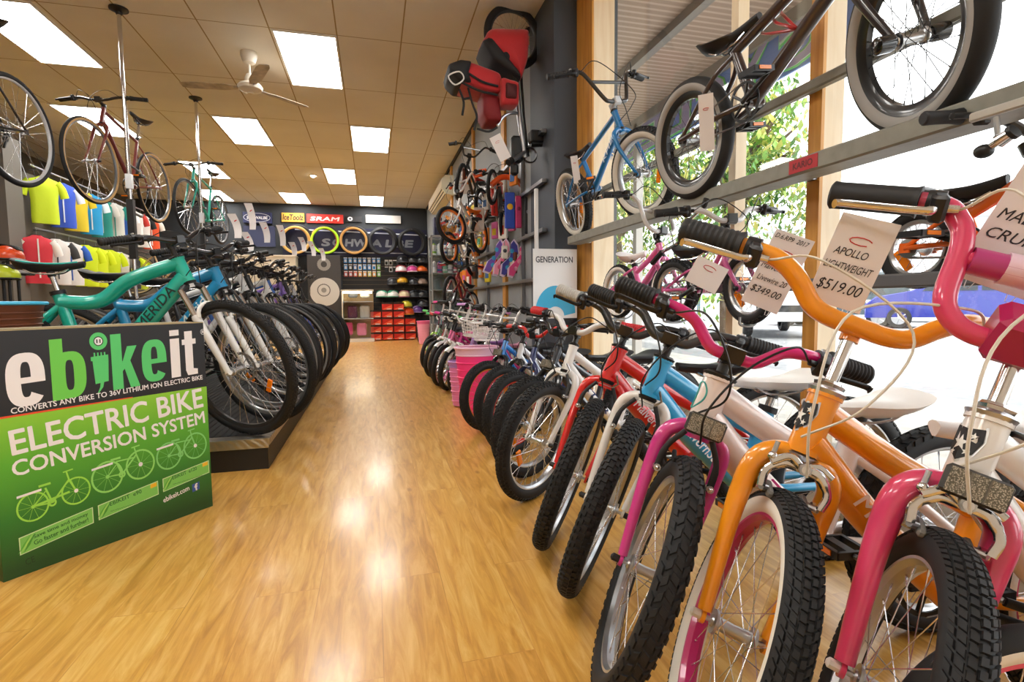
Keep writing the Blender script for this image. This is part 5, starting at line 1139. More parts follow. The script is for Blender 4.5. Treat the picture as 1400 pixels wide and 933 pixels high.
# ------------------------------------------------------------------ right wall clutter
WG = 'small bikes hung along the right wall'
def wallbike(lab, x, y, z, phi, pit, lean, **k):
    make_bike('childrens_bike', lab, group=WG, pos=(x, y, z), phi=phi, pit=pit, lean=lean, lod=0, nsp=18, brake='none', tread=0, reflector=False, stemh=.06, **k)
wallbike('white small bike with orange grips and orange rims high on the right wall', .80, 5.45, 1.50, -128, -4, 0, Rr=.20, steer=-22, fc='#ecebe8', kc='#ecebe8', rim='#ef7a1c', gripc='#ef5a1c', barc='#ecebe8', bar='bmx', saddle='#ef7a1c', barscale=.8)
wallbike('black small bike with tall black handlebar hung above the white one', .92, 5.75, 2.02, -125, -14, 0, Rr=.20, steer=20, fc='#202024', kc='#202024', rim='#8a3a1c', gripc='#17171a', barc='#17171a', bar='bmx', saddle='#c43a2a', barscale=.8)
wallbike('white and red small bike leaning below the wall bikes', .90, 6.5, 1.38, -130, -12, 0, Rr=.20, steer=0, fc='#e8e4e0', kc='#c42a2a', rim='#ef7a1c', gripc='#c42a2a', barc='#26262a', bar='riser', saddle='#26262a')
wallbike('maroon small bike with upright bars in front of the cabinet', .86, 6.3, .86, -128, -18, 0, Rr=.19, steer=8, fc='#8a1c24', kc='#8a1c24', gripc='#d02a44', barc='#1b1b1e', bar='riser', saddle='#26262a')
wallbike('grey small bike with orange front fork hung nearest on the right wall', 1.10, 5.0, 1.88, -120, -36, 0, Rr=.17, steer=5, fc='#55585e', kc='#e8521c', gripc='#ef5a1c', barc='#26262a', bar='riser', saddle='#e8521c')
PLX = lambda x, y, Y: ony(x, y, Y)
packs_ = [('#7a5ac0', '#3aa8d8', [(350, 205), (375, 250), (360, 340), (300, 420), (240, 560), (215, 580), (150, 560), (200, 450), (290, 380), (300, 270)]), ('#f0a0bc', '#e8709a', [(405, 200), (440, 250), (445, 330), (400, 400), (345, 440), (320, 560), (310, 610), (258, 600), (270, 490), (350, 400), (365, 330), (370, 240)]), ('#4a4aa0', '#3aa8d8', [(490, 208), (535, 270), (545, 360), (500, 420), (430, 470), (400, 590), (380, 615), (335, 600), (350, 480), (440, 400), (455, 330), (455, 250)]), ('#f05a9a', '#f0a0bc', [(590, 235), (625, 290), (640, 380), (600, 430), (540, 490), (490, 590), (470, 625), (415, 610), (420, 520), (500, 440), (550, 380), (550, 300)])]
nm4 = ['violet and blue', 'pale pink', 'indigo and blue', 'hot pink']
for i, (c1, c2, po) in enumerate(packs_):
    Y = 5.0-i*.03; pts = [PLX(640+x/7.775, 300+y/7.775, Y) for x, y in po]; cx = sum((p.x for p in pts))/len(pts); cz = sum((p.z for p in pts))/len(pts)
    b = MB(); b.prism([(p.x, p.z) for p in pts], 1, Y, Y+.006, mat('#e9d9ee', .3)); o = b.obj('mudguard_pack', None, 0); tag(o, '%s bent mudguard set in clear pack on the right wall' % nm4[i], 'packet', 'mudguard packs')
    b = MB(); q = [(cx+(p.x-cx)*.84, cz+(p.z-cz)*.90) for p in pts]; b.prism(q, 1, Y-.012, Y, mat(c1, .3)); b.obj('mudguard', o, 0)
    b = MB()
    for u in (.25, .45, .68): 
        zz = min(p.z for p in pts)+u*(max(p.z for p in pts)-min(p.z for p in pts)); near_ = sorted(pts, key=lambda p: abs(p.z-zz))[:3]; xx = sum(p.x for p in near_)/3; b = MB(); b.ball((xx*.6+cx*.4, Y-.012, zz), (.020, .004, .022), mat(c2, .3), 8, 6); b.obj('printed_motif', o, 0)
o = board('generation_poster', 'white poster with a blue arch and the word GENERATION', 'poster', 0, 1, 0, 1, 0, '#e9e9ea', ()) ; bpy.data.objects.remove(o)
A_ = ony(729, 340, 3.92); B_ = ony(789, 346, 3.92); zb = ony(729, 436, 3.92).z
b = MB(); b.box(((A_.x+B_.x)/2, 3.93, (A_.z+zb)/2), (B_.x-A_.x, .008, A_.z-zb), mat('#e6e6e8', .4)); o = b.obj('wall_poster', None, 0); tag(o, 'white poster with a blue arch and the word GENERATION beside the window', 'poster')
W_ = B_.x-A_.x; tm = textmesh('GENERATION', mat('#3c3e48', .5), w=W_*.84, h=.046, bold=.02); link('lettering', tm, o, plane_mx((A_.x+W_*.06, 3.924, A_.z-.105), (1, 0, 0), (0, 0, 1)))
b = MB(); N = 24; cx = (A_.x+B_.x)/2; r1, r2 = W_*.46, W_*.20; vs = []
for i in range(N+1): a = math.pi*i/N; vs += [(cx+math.cos(a)*r1, 3.924, zb+.04+math.sin(a)*r1*1.30), (cx+math.cos(a)*r2, 3.924, zb+.02+math.sin(a)*r2)]
b.add(vs, [(2*i, 2*i+2, 2*i+3, 2*i+1) for i in range(N)], mat('#22a6d6', .4)); b.obj('blue_arch', o, 0)
p1 = ony(733, 258, 4.0); b = MB(); b.rbox((p1.x, 4.0, p1.z/2+.2), (.03, .03, p1.z-.4), .006, mat('#dfe0e2', .35)); b.box((p1.x, 4.0, .2), (.25, .25, .02), mat('#8a8c90', .4)); b.box((p1.x, 4.0, .3), (.03, .03, .2), mat('#8a8c90', .4)); o = b.obj('display_stand_post', None, 0); tag(o, 'white upright display post left of the poster', 'post')
cards = [(697, 288, 4.9, .10, .34, '#3a5ac8', '#f2c42a', 'blue card with yellow flower'), (709, 290, 4.85, .06, .30, '#c8407a', '#8a2a50', 'magenta strap'), (722, 295, 4.8, .07, .34, '#2a2a30', '#8a8c94', 'black boxed lock'), (655, 300, 5.9, .12, .26, '#e8e2da', '#c43a2a', 'pale card with red print'), (640, 250, 6.3, .16, .26, '#e9e4dc', '#ef8a2a', 'white board with an orange figure'), (676, 275, 5.3, .07, .30, '#c8342a', '#f0e8e0', 'red card'), (690, 345, 4.7, .06, .12, '#e8e2da', '#55585e', 'small white label')]
for i, (px, py, Y, w, h_, c, c2, nm) in enumerate(cards):
    p = ony(px, py, Y); b = MB(); b.rbox((0, 0, 0), (w, .02, h_), .008, mat(c, .35)); b.ball((0, -.012, h_*.1), (w*.3, .006, w*.3), mat(c2, .4), 10, 6); b.tube([(0, 0, h_/2), (0, .01, h_/2+.04)], .004, 5, STEEL); o = b.obj('hanging_packet'); o.location = p; tag(o, nm+' hanging among the goods on the right wall', 'packet', 'packets hanging on the right wall')
p = ony(695, 250, 5.0); b = MB(); b.tube(cr([(-.17, 0, -.03), (-.06, 0, .05), (.08, 0, .03), (.18, 0, -.07)], 6), .028, 10, paint('#ee5a1c'), flat=((0, 1, 0), 1.0)); o = b.obj('plastic_mudguard'); o.location = p; tag(o, 'orange plastic mudguard hanging on the right wall', 'mudguard')
# shelves of goods behind: batten rack
b = MB()
for z in (1.1, 1.5, 1.9, 2.3): b.box((WR-.03, 6.5, z), (.04, 4.6, .03), STEEL)
for y in (4.9, 6.5, 8.0): b.box((WR-.02, y, 1.6), (.03, .04, 1.6), STEEL)
o = b.obj('wall_rack', None, 0); tag(o, 'steel bars on the right wall that the small bikes and packets hang from', 'rack')
# red child trailer hung up
def trailer():
    Y0 = 4.35; P = lambda x, y, dy=0: ony(x, y, Y0+dy)
    t = empty('child_trailer', P(708, 215)); tag(t, 'red and black child trailer hung on end high beside the grey column', 'trailer')
    o0 = P(708, 215); Q = lambda x, y, dy=0: P(x, y, dy)-o0
    wm = wheel_meshes(.266, .031, '#3a3b3e', None, 28, 0, 1, .014, '#d8d8da'); c = Q(702, 51, .12)
    w = link('wheel', wm['rim'], t, Matrix.Translation(c) @ Matrix.Rotation(R(8), 4, 'Z')); link('tyre', wm['tyre'], w); link('spokes', wm['spokes'], w); link('hub', wm['hub'], w); link('reflector', wm['ref'], w)
    rm = mat('#b3141c', .65, sheen=.3, bump=.15, bscale=30); bk = mat('#17171a', .7)
    def slab(poly, y0, y1, m, name, par=t, bulge=.0):
        b = MB(); pts = [Q(x, y) for x, y in poly]; fine_ = []
        for i in range(len(pts)):
            a_, c_ = pts[i], pts[(i+1) % len(pts)]; fine_ += [a_.lerp(c_, .12), a_.lerp(c_, .5), a_.lerp(c_, .88)]
        pts = cr(fine_, 3, closed=True); n = len(pts); cc = sum(pts, V())/n
        ring_ = lambda s_, y_: [cc+(p-cc)*s_+V((0, y_, 0)) for p in pts]
        b.loft([ring_(.90, y1), ring_(.97, y1-.02), ring_(1, (y0+y1)/2), ring_(.99, y0), ring_(.95, y0-.02-bulge*.5), ring_(.82, y0-.035-bulge), ring_(.45, y0-.045-bulge*1.3), ring_(.05, y0-.048-bulge*1.4)], m); return b.obj(name, par, 60)
    hd = slab([(665, 49), (717, 50), (718, 66), (716, 92), (708, 116), (698, 106), (675, 82), (654, 68)], -.10, .16, rm, 'canopy', bulge=.03)
    slab([(654, 68), (664, 62), (682, 84), (705, 112), (706, 118), (690, 108), (668, 92)], -.14, .17, bk, 'canopy_edge')
    b = MB(); b.ball(Q(692, 77, -.175), (.030, .004, .035), bk, 10, 6); b.obj('emblem', hd)
    seat = slab([(612, 98), (640, 95), (680, 110), (684, 135), (660, 133), (622, 120)], -.12, .16, rm, 'seat_back'); slab([(609, 100), (625, 94), (640, 96), (636, 112), (640, 124), (622, 121), (611, 110)], -.15, .18, bk, 'seat_edge')
    slab([(655, 132), (678, 138), (682, 172), (662, 172), (656, 160)], -.10, .12, mat('#7a1016', .7), 'seat_base'); pk = slab([(678, 117), (702, 124), (702, 154), (678, 154)], -.16, -.02, rm, 'side_pocket'); slab([(683, 126), (698, 129), (698, 148), (683, 147)], -.19, -.17, mat('#4a0c12', .7), 'mesh_panel', pk)
    b = MB()
    for pl_ in ([(666, 52, -.13), (684, 74, -.17), (706, 110, -.12)], [(690, 51, -.14), (703, 78, -.17), (710, 108, -.12)]): b.tube(cr([Q(*p_) for p_ in pl_], 5), .005, 5, bk)
    b.obj('piping', hd); b = MB(); b.tube(cr([Q(640, 100, -.17), Q(660, 112, -.175), Q(681, 118, -.16)], 5), .010, 6, bk); b.tube(cr([Q(630, 112, -.17), Q(655, 124, -.175), Q(680, 130, -.16)], 5), .010, 6, bk); b.obj('piping', seat)
    b = MB(); b.tube(cr([Q(613, 104, -.2), Q(622, 116, -.2), Q(634, 108, -.2), Q(628, 98, -.2)], 4, closed=True), .006, 5, mat('#d8d4d0', .5), closed=True); b.obj('buckle_trim', seat)
    al = mat('#b9bbc0', .3, 1.)
    b = MB(); b.tube([Q(706, 112, 0), Q(710, 160, 0), Q(718, 216, 0)], .022, 12, al); b.tube([Q(712, 100, .06), Q(716, 160, .05), Q(722, 214, .04)], .012, 10, BLACK); b.tube(cr([Q(710, 155, 0), Q(698, 155, -.03), Q(688, 160, -.04), Q(680, 172, -.04)], 5), .013, 10, al); b.tube([Q(677, 109, -.10), Q(704, 121, -.05)], .012, 10, al); b.obj('frame', t)
    b = MB(); b.tube([Q(718, 208, 0), Q(697, 222, -.08)], .020, 12, al); b.tube([Q(700, 219, -.07), Q(695, 223, -.09)], .028, 12, BLACK); b.obj('tow_arm', t)
    b = MB(); b.rbox(Q(733, 188, 0), (.12, .10, .10), .012, BLACK); b.tube([Q(726, 196), Q(742, 196)], .03, 10, BLACK); b.lathe([(.06, -.02), (.07, 0), (.06, .02)], 16, BLACK, c=Q(724, 212, .02), axis='y', closed=True); b.rbox(Q(706, 205, .04), (.10, .08, .22), .02, BLACK); b.rbox(Q(703, 232, .02), (.07, .06, .10), .02, BLACK); b.obj('coupling', t)
    b = MB()
    for pts in ([(628, 122), (634, 140), (632, 158)], [(640, 120), (646, 142), (652, 160), (648, 178)], [(652, 176), (668, 180), (680, 174)], [(632, 136), (642, 134)]): b.tube(cr([Q(x, y, -.10) for x, y in pts], 4), .009, 6, bk, flat=((0, 1, 0), .4))
    b.obj('harness_strap', t); b = MB(); b.tube([Q(714, 20, .12), Q(735, 32, .15), Q(742, 34, .30)], .010, 8, BLACK); b.obj('wall_hook', t)
trailer()
# red cable lock round the brown stunt bike
b = MB(); a = lambda x, y, dx=0: onx(x, y, 1.44+dx)
b.tube(cr([a(1092, 41), a(1078, 36, -.03), a(1060, 30), a(1056, 16, .05), a(1062, 12, .08), a(1072, 22, .02), a(1088, 38)], 6), .0055, 8, mat('#a8242a', .35, 0, .4)); b.tube(cr([a(1088, 40), a(1060, 45, -.02), a(1044, 46), a(1038, 40, .04), a(1042, 34, .07)], 6), .0055, 8, mat('#a8242a', .35, 0, .4)); o = b.obj('cable_lock'); tag(o, 'red cable lock looped round the brown stunt bike frame', 'lock')
# ------------------------------------------------------------------ clothing on the left
def jersey(main, acc, h_=.62):
    def f():
        b = MB(); w = .23; rings = []
        prof = [(0, .165), (.06, .17), (.30, .165), (.44, .18), (.52, .20), (.57, .17), (.60, .08), (.615, .055)]
        for z, hw in prof:
            r_ = []; 
            for j in range(14):
                a = 2*math.pi*j/14; d = .045+.010*math.sin(z*18+j*1.7); r_.append((math.cos(a)*hw, math.sin(a)*d*(1 if z < .57 else .6), z))
            rings.append(r_)
        b.loft(rings, mat(main, .7, sheen=.2, bump=.3, bscale=9))
        for sx in (-1, 1): b.tube(cr([(sx*.16, 0, .545), (sx*.22, .01, .47), (sx*.255, .02, .36)], 4), [.055]*4+[.058]*5, 10, mat(acc if acc else main, .7), flat=((0, 1, 0), .6))
        if acc: b.box((0, -.052, .32), (.018, .006, .5), mat(acc, .6))
        return b.mesh('jersey', 60)
    return cached(('jer', main, acc), f)
top_ = [('#c8e01c', None, 'lime yellow'), ('#2a50c0', '#d8e0f0', 'royal blue'), ('#d8c020', None, 'mustard yellow'), ('#1a9ad8', '#e0f0f8', 'sky blue'), ('#1f9a90', '#e0e0dc', 'teal and white'), ('#d8dcd8', '#1f9a90', 'white and teal'), ('#2060c0', '#e8ecf0', 'bright blue'), ('#e4e0dc', '#c8342a', 'white with red trim'), ('#e8e4e0', '#1b1b1e', 'white with black shoulders'), ('#e8521c', '#f0e8e0', 'orange')]
low_ = [('#d83040', '#f0ece8', 'red'), ('#e6e4e2', '#3a3c40', 'white with grey trim'), ('#e8e6e4', '#2a60c0', 'white with blue side'), ('#d8ee10', None, 'fluorescent yellow'), ('#dcf014', None, 'fluorescent yellow'), ('#d4ea10', None, 'fluorescent yellow'), ('#e4e4e0', '#8a8c90', 'pale grey'), ('#26282c', '#d8ee10', 'black and fluorescent'), ('#c8d820', None, 'lime')]
ordn = ['first', 'second', 'third', 'fourth', 'fifth', 'sixth', 'seventh', 'eighth', 'ninth', 'tenth']
for ri, (lst, z, nm) in enumerate(((top_, 1.98, 'upper'), (low_, 1.20, 'lower'))):
    for i, (c, a, cn) in enumerate(lst):
        t = empty('hanging_jersey', (-4.08+.02*(i % 2), (8.25 if ri == 0 else 8.02)+i*.37, z), R(38)); t.scale = (.84, .9, .98); link('shirt', jersey(c, a), t)
        b = MB(); b.tube(cr([(-.17, 0, .56), (0, 0, .625), (.17, 0, .56)], 4), .006, 5, BLACK); b.tube(cr([(0, 0, .62), (0, 0, .68), (.02, 0, .70)], 3), .003, 5, STEEL); b.obj('hanger', t); tag(t, '%s cycling jersey on the %s clothes rail, %s from the pier' % (cn, nm, ordn[i]), 'jersey', 'cycling jerseys on the left')
    b = MB(); b.tube([(-4.09, 8.0, z+.695), (-4.09, 12.1, z+.695)], .012, 8, STEEL)
    for y in (8.3, 10, 11.8): b.tube([(-4.25, y, z+.695), (-4.09, y, z+.695)], .008, 6, STEEL)
    o = b.obj('clothes_rail'); tag(o, '%s steel clothes rail on the left partition' % nm, 'rail')
for i, (px, py, Y, c, nm) in enumerate(((10, 352, 5.4, '#f0521c', 'orange'), (4, 378, 5.3, '#c8d82a', 'lime'), (24, 372, 5.6, '#e9e4dc', 'white'))):
    p = ony(px, py, Y); t = empty('bicycle_helmet', p); link('shell', helmet(c), t); tag(t, nm+' helmet on the low stand at the left edge', 'helmet', 'helmets on the stand at the left edge')
    b = MB(); b.tube([(p.x, p.y, .0), (p.x, p.y, p.z-.03)], .012, 8, BLACK); b.lathe([(0, 0), (.12, 0), (.12, .012), (0, .012)], 16, BLACK, c=(p.x, p.y, 0)); b.lathe([(0, p.z-.03), (.06, p.z-.03), (.05, p.z-.01), (0, p.z-.01)], 12, BLACK, c=(p.x, p.y, 0)); o = b.obj('helmet_stand'); tag(o, 'black stand under the %s helmet at the left edge' % nm, 'stand', 'helmet stands at the left edge')
# gold track frame bike on back left
make_bike('road_bike', 'cream wheeled gold bike standing far back between the left row and the back wall', S=S_HYB, Rr=.34, pos=(-2.9, 10.5, 1.1), phi=8, steer=0, lod=0, frame='diamond', fc='#b89a6a', side='#b8a070', tread=0, rim='#8a7a5a', bar='drop', brake='none', reflector=False)
b = MB(); b.box((-3.2, 10.5, .53), (1.9, .5, 1.06), mat('#26231f', .7)); b.box((-3.2, 10.5, 1.08), (1.96, .56, .04), mat('#4a4238', .6)); o = b.obj('display_plinth', None, 0); tag(o, 'dark plinth under the gold bike at the back left', 'plinth')
# ------------------------------------------------------------------ extra bikes in the foreground corners
cb_ = make_bike('cruiser_bike', 'light blue bike with a brown wicker basket behind the carton at the left edge', S=S_KID, Rr=.30, pos=(-1.50, 2.74, 0), phi=6, steer=0, lod=1, frame='step', fc='#4ab8e0', kc='#4ab8e0', bar='cruiser', barc='#4ab8e0', gripc='#6a3a1c', side='#e9e4da', brake='none', saddle='#6a3a1c', basket=('solid', '#6e3a1e', '#4ab8e0'), stemh=.05, nsp=24)
p = onz(1428, 856, .43)
make_bike('childrens_bike', 'small bike with pink rim and white tyre wall cut off by the lower right corner', group=G, pos=(p.x, p.y, 0), phi=-200, steer=0, Rr=.215, lod=2, fc='#ecebe8', kc='#e0406e', rim='#e05078', side='#e9e4da', tread=0, brake='none', bar='riser', saddle='#ecebe8', frame='step')

# big baskets standing behind the wheels of the row
def floor_basket(label, x, y, h_, r1, r2, c1, c2):
    b = MB(); rings = []
    for i in range(10):
        t = i/9; z = .01+h_*t; r_ = r2+(r1-r2)*t+(.004 if i % 2 else 0); rings.append([V((x+math.cos(a)*r_, y+math.sin(a)*r_*.8, z)) for a in [2*math.pi*q/28 for q in range(28)]])
    m1 = mat(c1, .5); m2 = mat(c2, .5); b.loft(rings[:9], m1, caps=False); b.loft(rings[8:], m2, caps=False); b.add(rings[0], [tuple(range(28))], m1)
    for i in range(1, 10, 1): b.tube(rings[i], .006 if i < 9 else .010, 5, m2 if i >= 8 else mat(c1, .4), closed=True)
    o = b.obj('storage_basket'); tag(o, label, 'basket', 'bright baskets among the small bikes'); return o
floor_basket('bright pink ribbed basket with pale rim beside the orange rimmed wheel', .80, 4.18, .53, .175, .125, '#ff3f8e', '#f0c4dc')
floor_basket('lilac and pink basket standing just beyond the bright pink one', .735, 4.52, .38, .115, .085, '#e58cc0', '#b98ad0')
floor_basket('pale pink basket on the floor beyond the glass cabinet', 1.05, 11.6, .50, .14, .10, '#f2a2bc', '#e76a9c')
# chrome child handlebar hung under the upper rail and a horn bulb
b = MB(); q = lambda x, y, d=0: onx(x, y, 1.40+d)
b.tube(cr([q(962, 283), q(940, 305), q(930, 330), q(905, 345)], 5), .009, 8, CHROME); b.tube([q(938, 300), q(975, 318)], .007, 8, CHROME); b.tube([q(975, 318), q(1020, 332)], .010, 8, BLACK); b.tube([q(905, 345), q(892, 360)], .014, 8, BLACK); b.tube([q(962, 283), q(966, 272)], .013, 8, BLACK)
o = b.obj('child_handlebar'); tag(o, 'chrome child handlebar with black grips hanging from the upper window rail', 'handlebar')
t = empty('horn', q(1345, 207)); b = MB(); b.ball((0, 0, 0), (.020, .020, .016), BLACK, 16, 10); b.obj('bulb', t); b = MB(); p0 = q(1345, 207); p1 = q(1386, 180)-p0; b.tube([(0, 0, 0), p1*.45, p1*.5, p1*.9], [.008, .008, .016, .013], 12, CHROME); b.tube([p1*.9, p1*1.05], .017, 12, BLACK); b.obj('trumpet', t)
b = MB(); b.rbox(q(1365, 150)-p0, (.012, .12, .022), .004, mat('#b9b7b0', .3)); b.tube([q(1362, 160)-p0, p1*.5], .006, 8, ALU); b.obj('clamp', t); tag(t, 'black rubber horn bulb with chrome clamp under the wide window rail', 'horn')
# long packets and straps filling the rack on the right wall
rnd = random.Random(4); cl = ['#c8342a', '#e9e4dc', '#2a2a30', '#ef8a2a', '#3a6ab0', '#d8c22a', '#8a8c94', '#c85a9a', '#3aa07a', '#6a3a2a']; nmc = {'#c8342a': 'red', '#e9e4dc': 'cream', '#2a2a30': 'black', '#ef8a2a': 'orange', '#3a6ab0': 'blue', '#d8c22a': 'yellow', '#8a8c94': 'grey', '#c85a9a': 'pink', '#3aa07a': 'green', '#6a3a2a': 'brown'}
for r_, z in enumerate((2.18, 1.78, 1.38)):
    for i in range(9):
        c = rnd.choice(cl); c2 = rnd.choice(cl); h2 = rnd.uniform(.16, .30); b = MB(); b.rbox((0, 0, -h2/2), (.03, rnd.uniform(.08, .13), h2), .006, mat(c, .4)); b.rbox((-.017, 0, -h2*.6), (.008, .06, h2*.4), .002, mat(c2, .35)); b.tube([(0, 0, 0), (.02, 0, .03), (.06, 0, .03)], .003, 5, STEEL)
        o = b.obj('hanging_packet'); o.location = (WR-.10, 4.95+i*.40+rnd.uniform(-.05, .05), z); o.rotation_euler = (0, 0, R(25)); tag(o, '%s packet on the %s bar of the wall rack, %s along from the grey column' % (nmc[c], ('top', 'middle', 'low')[r_], ordn[i]), 'packet', 'packets on the wall rack')
# ------------------------------------------------------------------ outside
def ground_mat(c, nm):
    m, n, l, b = nodemat(nm); tc = n.new('ShaderNodeTexCoord'); ns = n.new('ShaderNodeTexNoise'); ns.inputs['Scale'].default_value = 6; ns.inputs['Detail'].default_value = 8; l.new(tc.outputs['Object'], ns.inputs['Vector'])
    r = n.new('ShaderNodeValToRGB'); r.color_ramp.elements[0].position = .35; r.color_ramp.elements[1].position = .7; k = lin(c); r.color_ramp.elements[0].color = tuple(x*.75 for x in k[:3])+(1,); r.color_ramp.elements[1].color = k
    l.new(ns.outputs['Fac'], r.inputs[0]); l.new(r.outputs[0], b.inputs['Base Color']); b.inputs['Roughness'].default_value = .9; return m
plane_part('trim_pavement', (OUT+.08, -20, -.3), (5.2, 40, -.03), ground_mat('#d0ccc4', 'pavement'))
plane_part('trim_car_park', (5.2, -30, -.4), (70, 70, -.04), ground_mat('#a8a9ab', 'asphalt'))
# verandah
m, n, l, b = nodemat('brown_corrugated'); tc = n.new('ShaderNodeTexCoord'); sx = n.new('ShaderNodeSeparateXYZ'); l.new(tc.outputs['Object'], sx.inputs[0]); mm = n.new('ShaderNodeMath'); mm.operation = 'SINE'; mk = n.new('ShaderNodeMath'); mk.operation = 'MULTIPLY'; mk.inputs[1].default_value = 80; l.new(sx.outputs['Y'], mk.inputs[0]); l.new(mk.outputs[0], mm.inputs[0])
rr = n.new('ShaderNodeValToRGB'); rr.color_ramp.elements[0].color = lin('#a8907f'); rr.color_ramp.elements[1].color = lin('#cbb5a4'); l.new(mm.outputs[0], rr.inputs[0]); l.new(rr.outputs[0], b.inputs['Base Color']); b.inputs['Roughness'].default_value = .7
plane_part('ceiling_verandah', (OUT, -6, 3.36), (3.55, 16, 3.42), m)
plane_part('trim_verandah_beam', (2.62, -6, 3.28), (2.70, 16, 3.36), mat('#8f8a84', .6)); plane_part('trim_verandah_gutter', (3.50, -6, 3.24), (3.60, 16, 3.42), mat('#9a958c', .6))
vb = MB(); vb.box((3.56, 5.7, 3.07), (.02, 5.0, .42), mat('#7f9fe0', .5)); o = vb.obj('sign_valance', None, 0); tag(o, 'blue valance under the verandah edge with green lettering seen from behind', 'sign')
GRN = mat('#7fe084', .5); LTR = mat('#b0a8c8', .5); PALE = mat('#d8f0dc', .5)
def outline(ch, r_, m, w, h):
    c = bpy.data.curves.new('lettering', 'FONT'); c.body = ch; c.size = 1; c.resolution_u = 3; c.fill_mode = 'NONE'; c.bevel_depth = r_; c.bevel_resolution = 1
    o_ = bpy.data.objects.new('tmp', c); COL.objects.link(o_); dg = bpy.context.evaluated_depsgraph_get(); me = bpy.data.meshes.new_from_object(o_.evaluated_get(dg)); bpy.data.objects.remove(o_)
    xs = [v.co.x for v in me.vertices]; ys = [v.co.y for v in me.vertices]; x0, x1, y0, y1 = min(xs), max(xs), min(ys), max(ys)
    for v in me.vertices: v.co = (w-(v.co.x-x0)/(x1-x0)*w, (v.co.y-y0)/(y1-y0)*h, v.co.z*.05)
    me.materials.clear(); me.materials.append(m); return me
for i, ch in enumerate('CYCLES'):
    y0 = 3.55+i*.62
    link('lettering', outline(ch, .075, GRN, .54, .40), o, plane_mx((3.545, y0+.54, 2.875), (0, -1, 0), (0, 0, 1)))
    link('lettering', outline(ch, .035, PALE, .50, .365), o, plane_mx((3.538, y0+.52, 2.893), (0, -1, 0), (0, 0, 1)))
    link('lettering', textmesh(ch, LTR, bold=.02, w=.48, h=.345, mirror=True), o, plane_mx((3.530, y0+.51, 2.903), (0, -1, 0), (0, 0, 1)))
plane_part('trim_verandah_post', (3.5, 6.6, -.1), (3.6, 6.7, 3.3), mat('#b9b6b0', .6))
# trees
def tree(label, x, y, h, rad, n, cols, seed, trunk=.16):
    rnd = random.Random(seed); t = empty('street_tree', (x, y, -.04)); b = MB(); b.tube(cr([(0, 0, 0), (.05, .1, h*.3), (-.05, 0, h*.6)], 4), [trunk]*4+[trunk*.6]*5, 8, mat('#5a4a3a', .9))
    for i in range(9):
        a = rnd.uniform(0, 6.28); b.tube(cr([(0, 0, h*(.35+.03*i)), (math.cos(a)*rad*.4, math.sin(a)*rad*.4, h*(.5+.03*i)), (math.cos(a)*rad*.85, math.sin(a)*rad*.85, h*(.55+.04*i))], 3), [.06, .05, .05, .04, .03, .03, .02], 5, mat('#5a4a3a', .9))
    b.obj('trunk', t); f = MB(); ms = [mat(c, .6) for c in cols]; cl = [(rnd.gauss(0, .5)*rad, rnd.gauss(0, .5)*rad, h*.62+rnd.gauss(0, .22)*h*.8) for _ in range(60)]
    for i in range(n):
        c = V(rnd.choice(cl))+V((rnd.gauss(0, .28), rnd.gauss(0, .28), rnd.gauss(0, .25))); s = rnd.uniform(.05, .11); q = Matrix.Rotation(rnd.uniform(0, 6.28), 3, 'Z') @ Matrix.Rotation(rnd.uniform(-1.4, 1.4), 3, 'X')
        f.add([c+q @ V(p) for p in ((-s*.45, 0, 0), (0, -s, 0), (s*.45, 0, 0), (0, s, .02))], [(0, 1, 2, 3)], rnd.choice(ms))
    fo = f.obj('foliage', t, 0); fo['kind'] = 'stuff'; tag(t, label, 'tree')
gc = ['#5f8a3a', '#7ba848', '#98b050', '#b8b85a', '#4a7a3c', '#c8c068']
tree('broad leafy green tree beyond the verandah, behind the light blue stunt bike', 6.2, 12.6, 5.0, 1.7, 9000, gc, 3)
tree('sunlit tree with yellowish leaves behind the brown stunt bike', 6.5, 8.6, 5.4, 1.3, 6500, gc, 5)
tree('low green tree far back by the pavement', 5.2, 17.5, 4.2, 1.5, 5000, gc, 9)
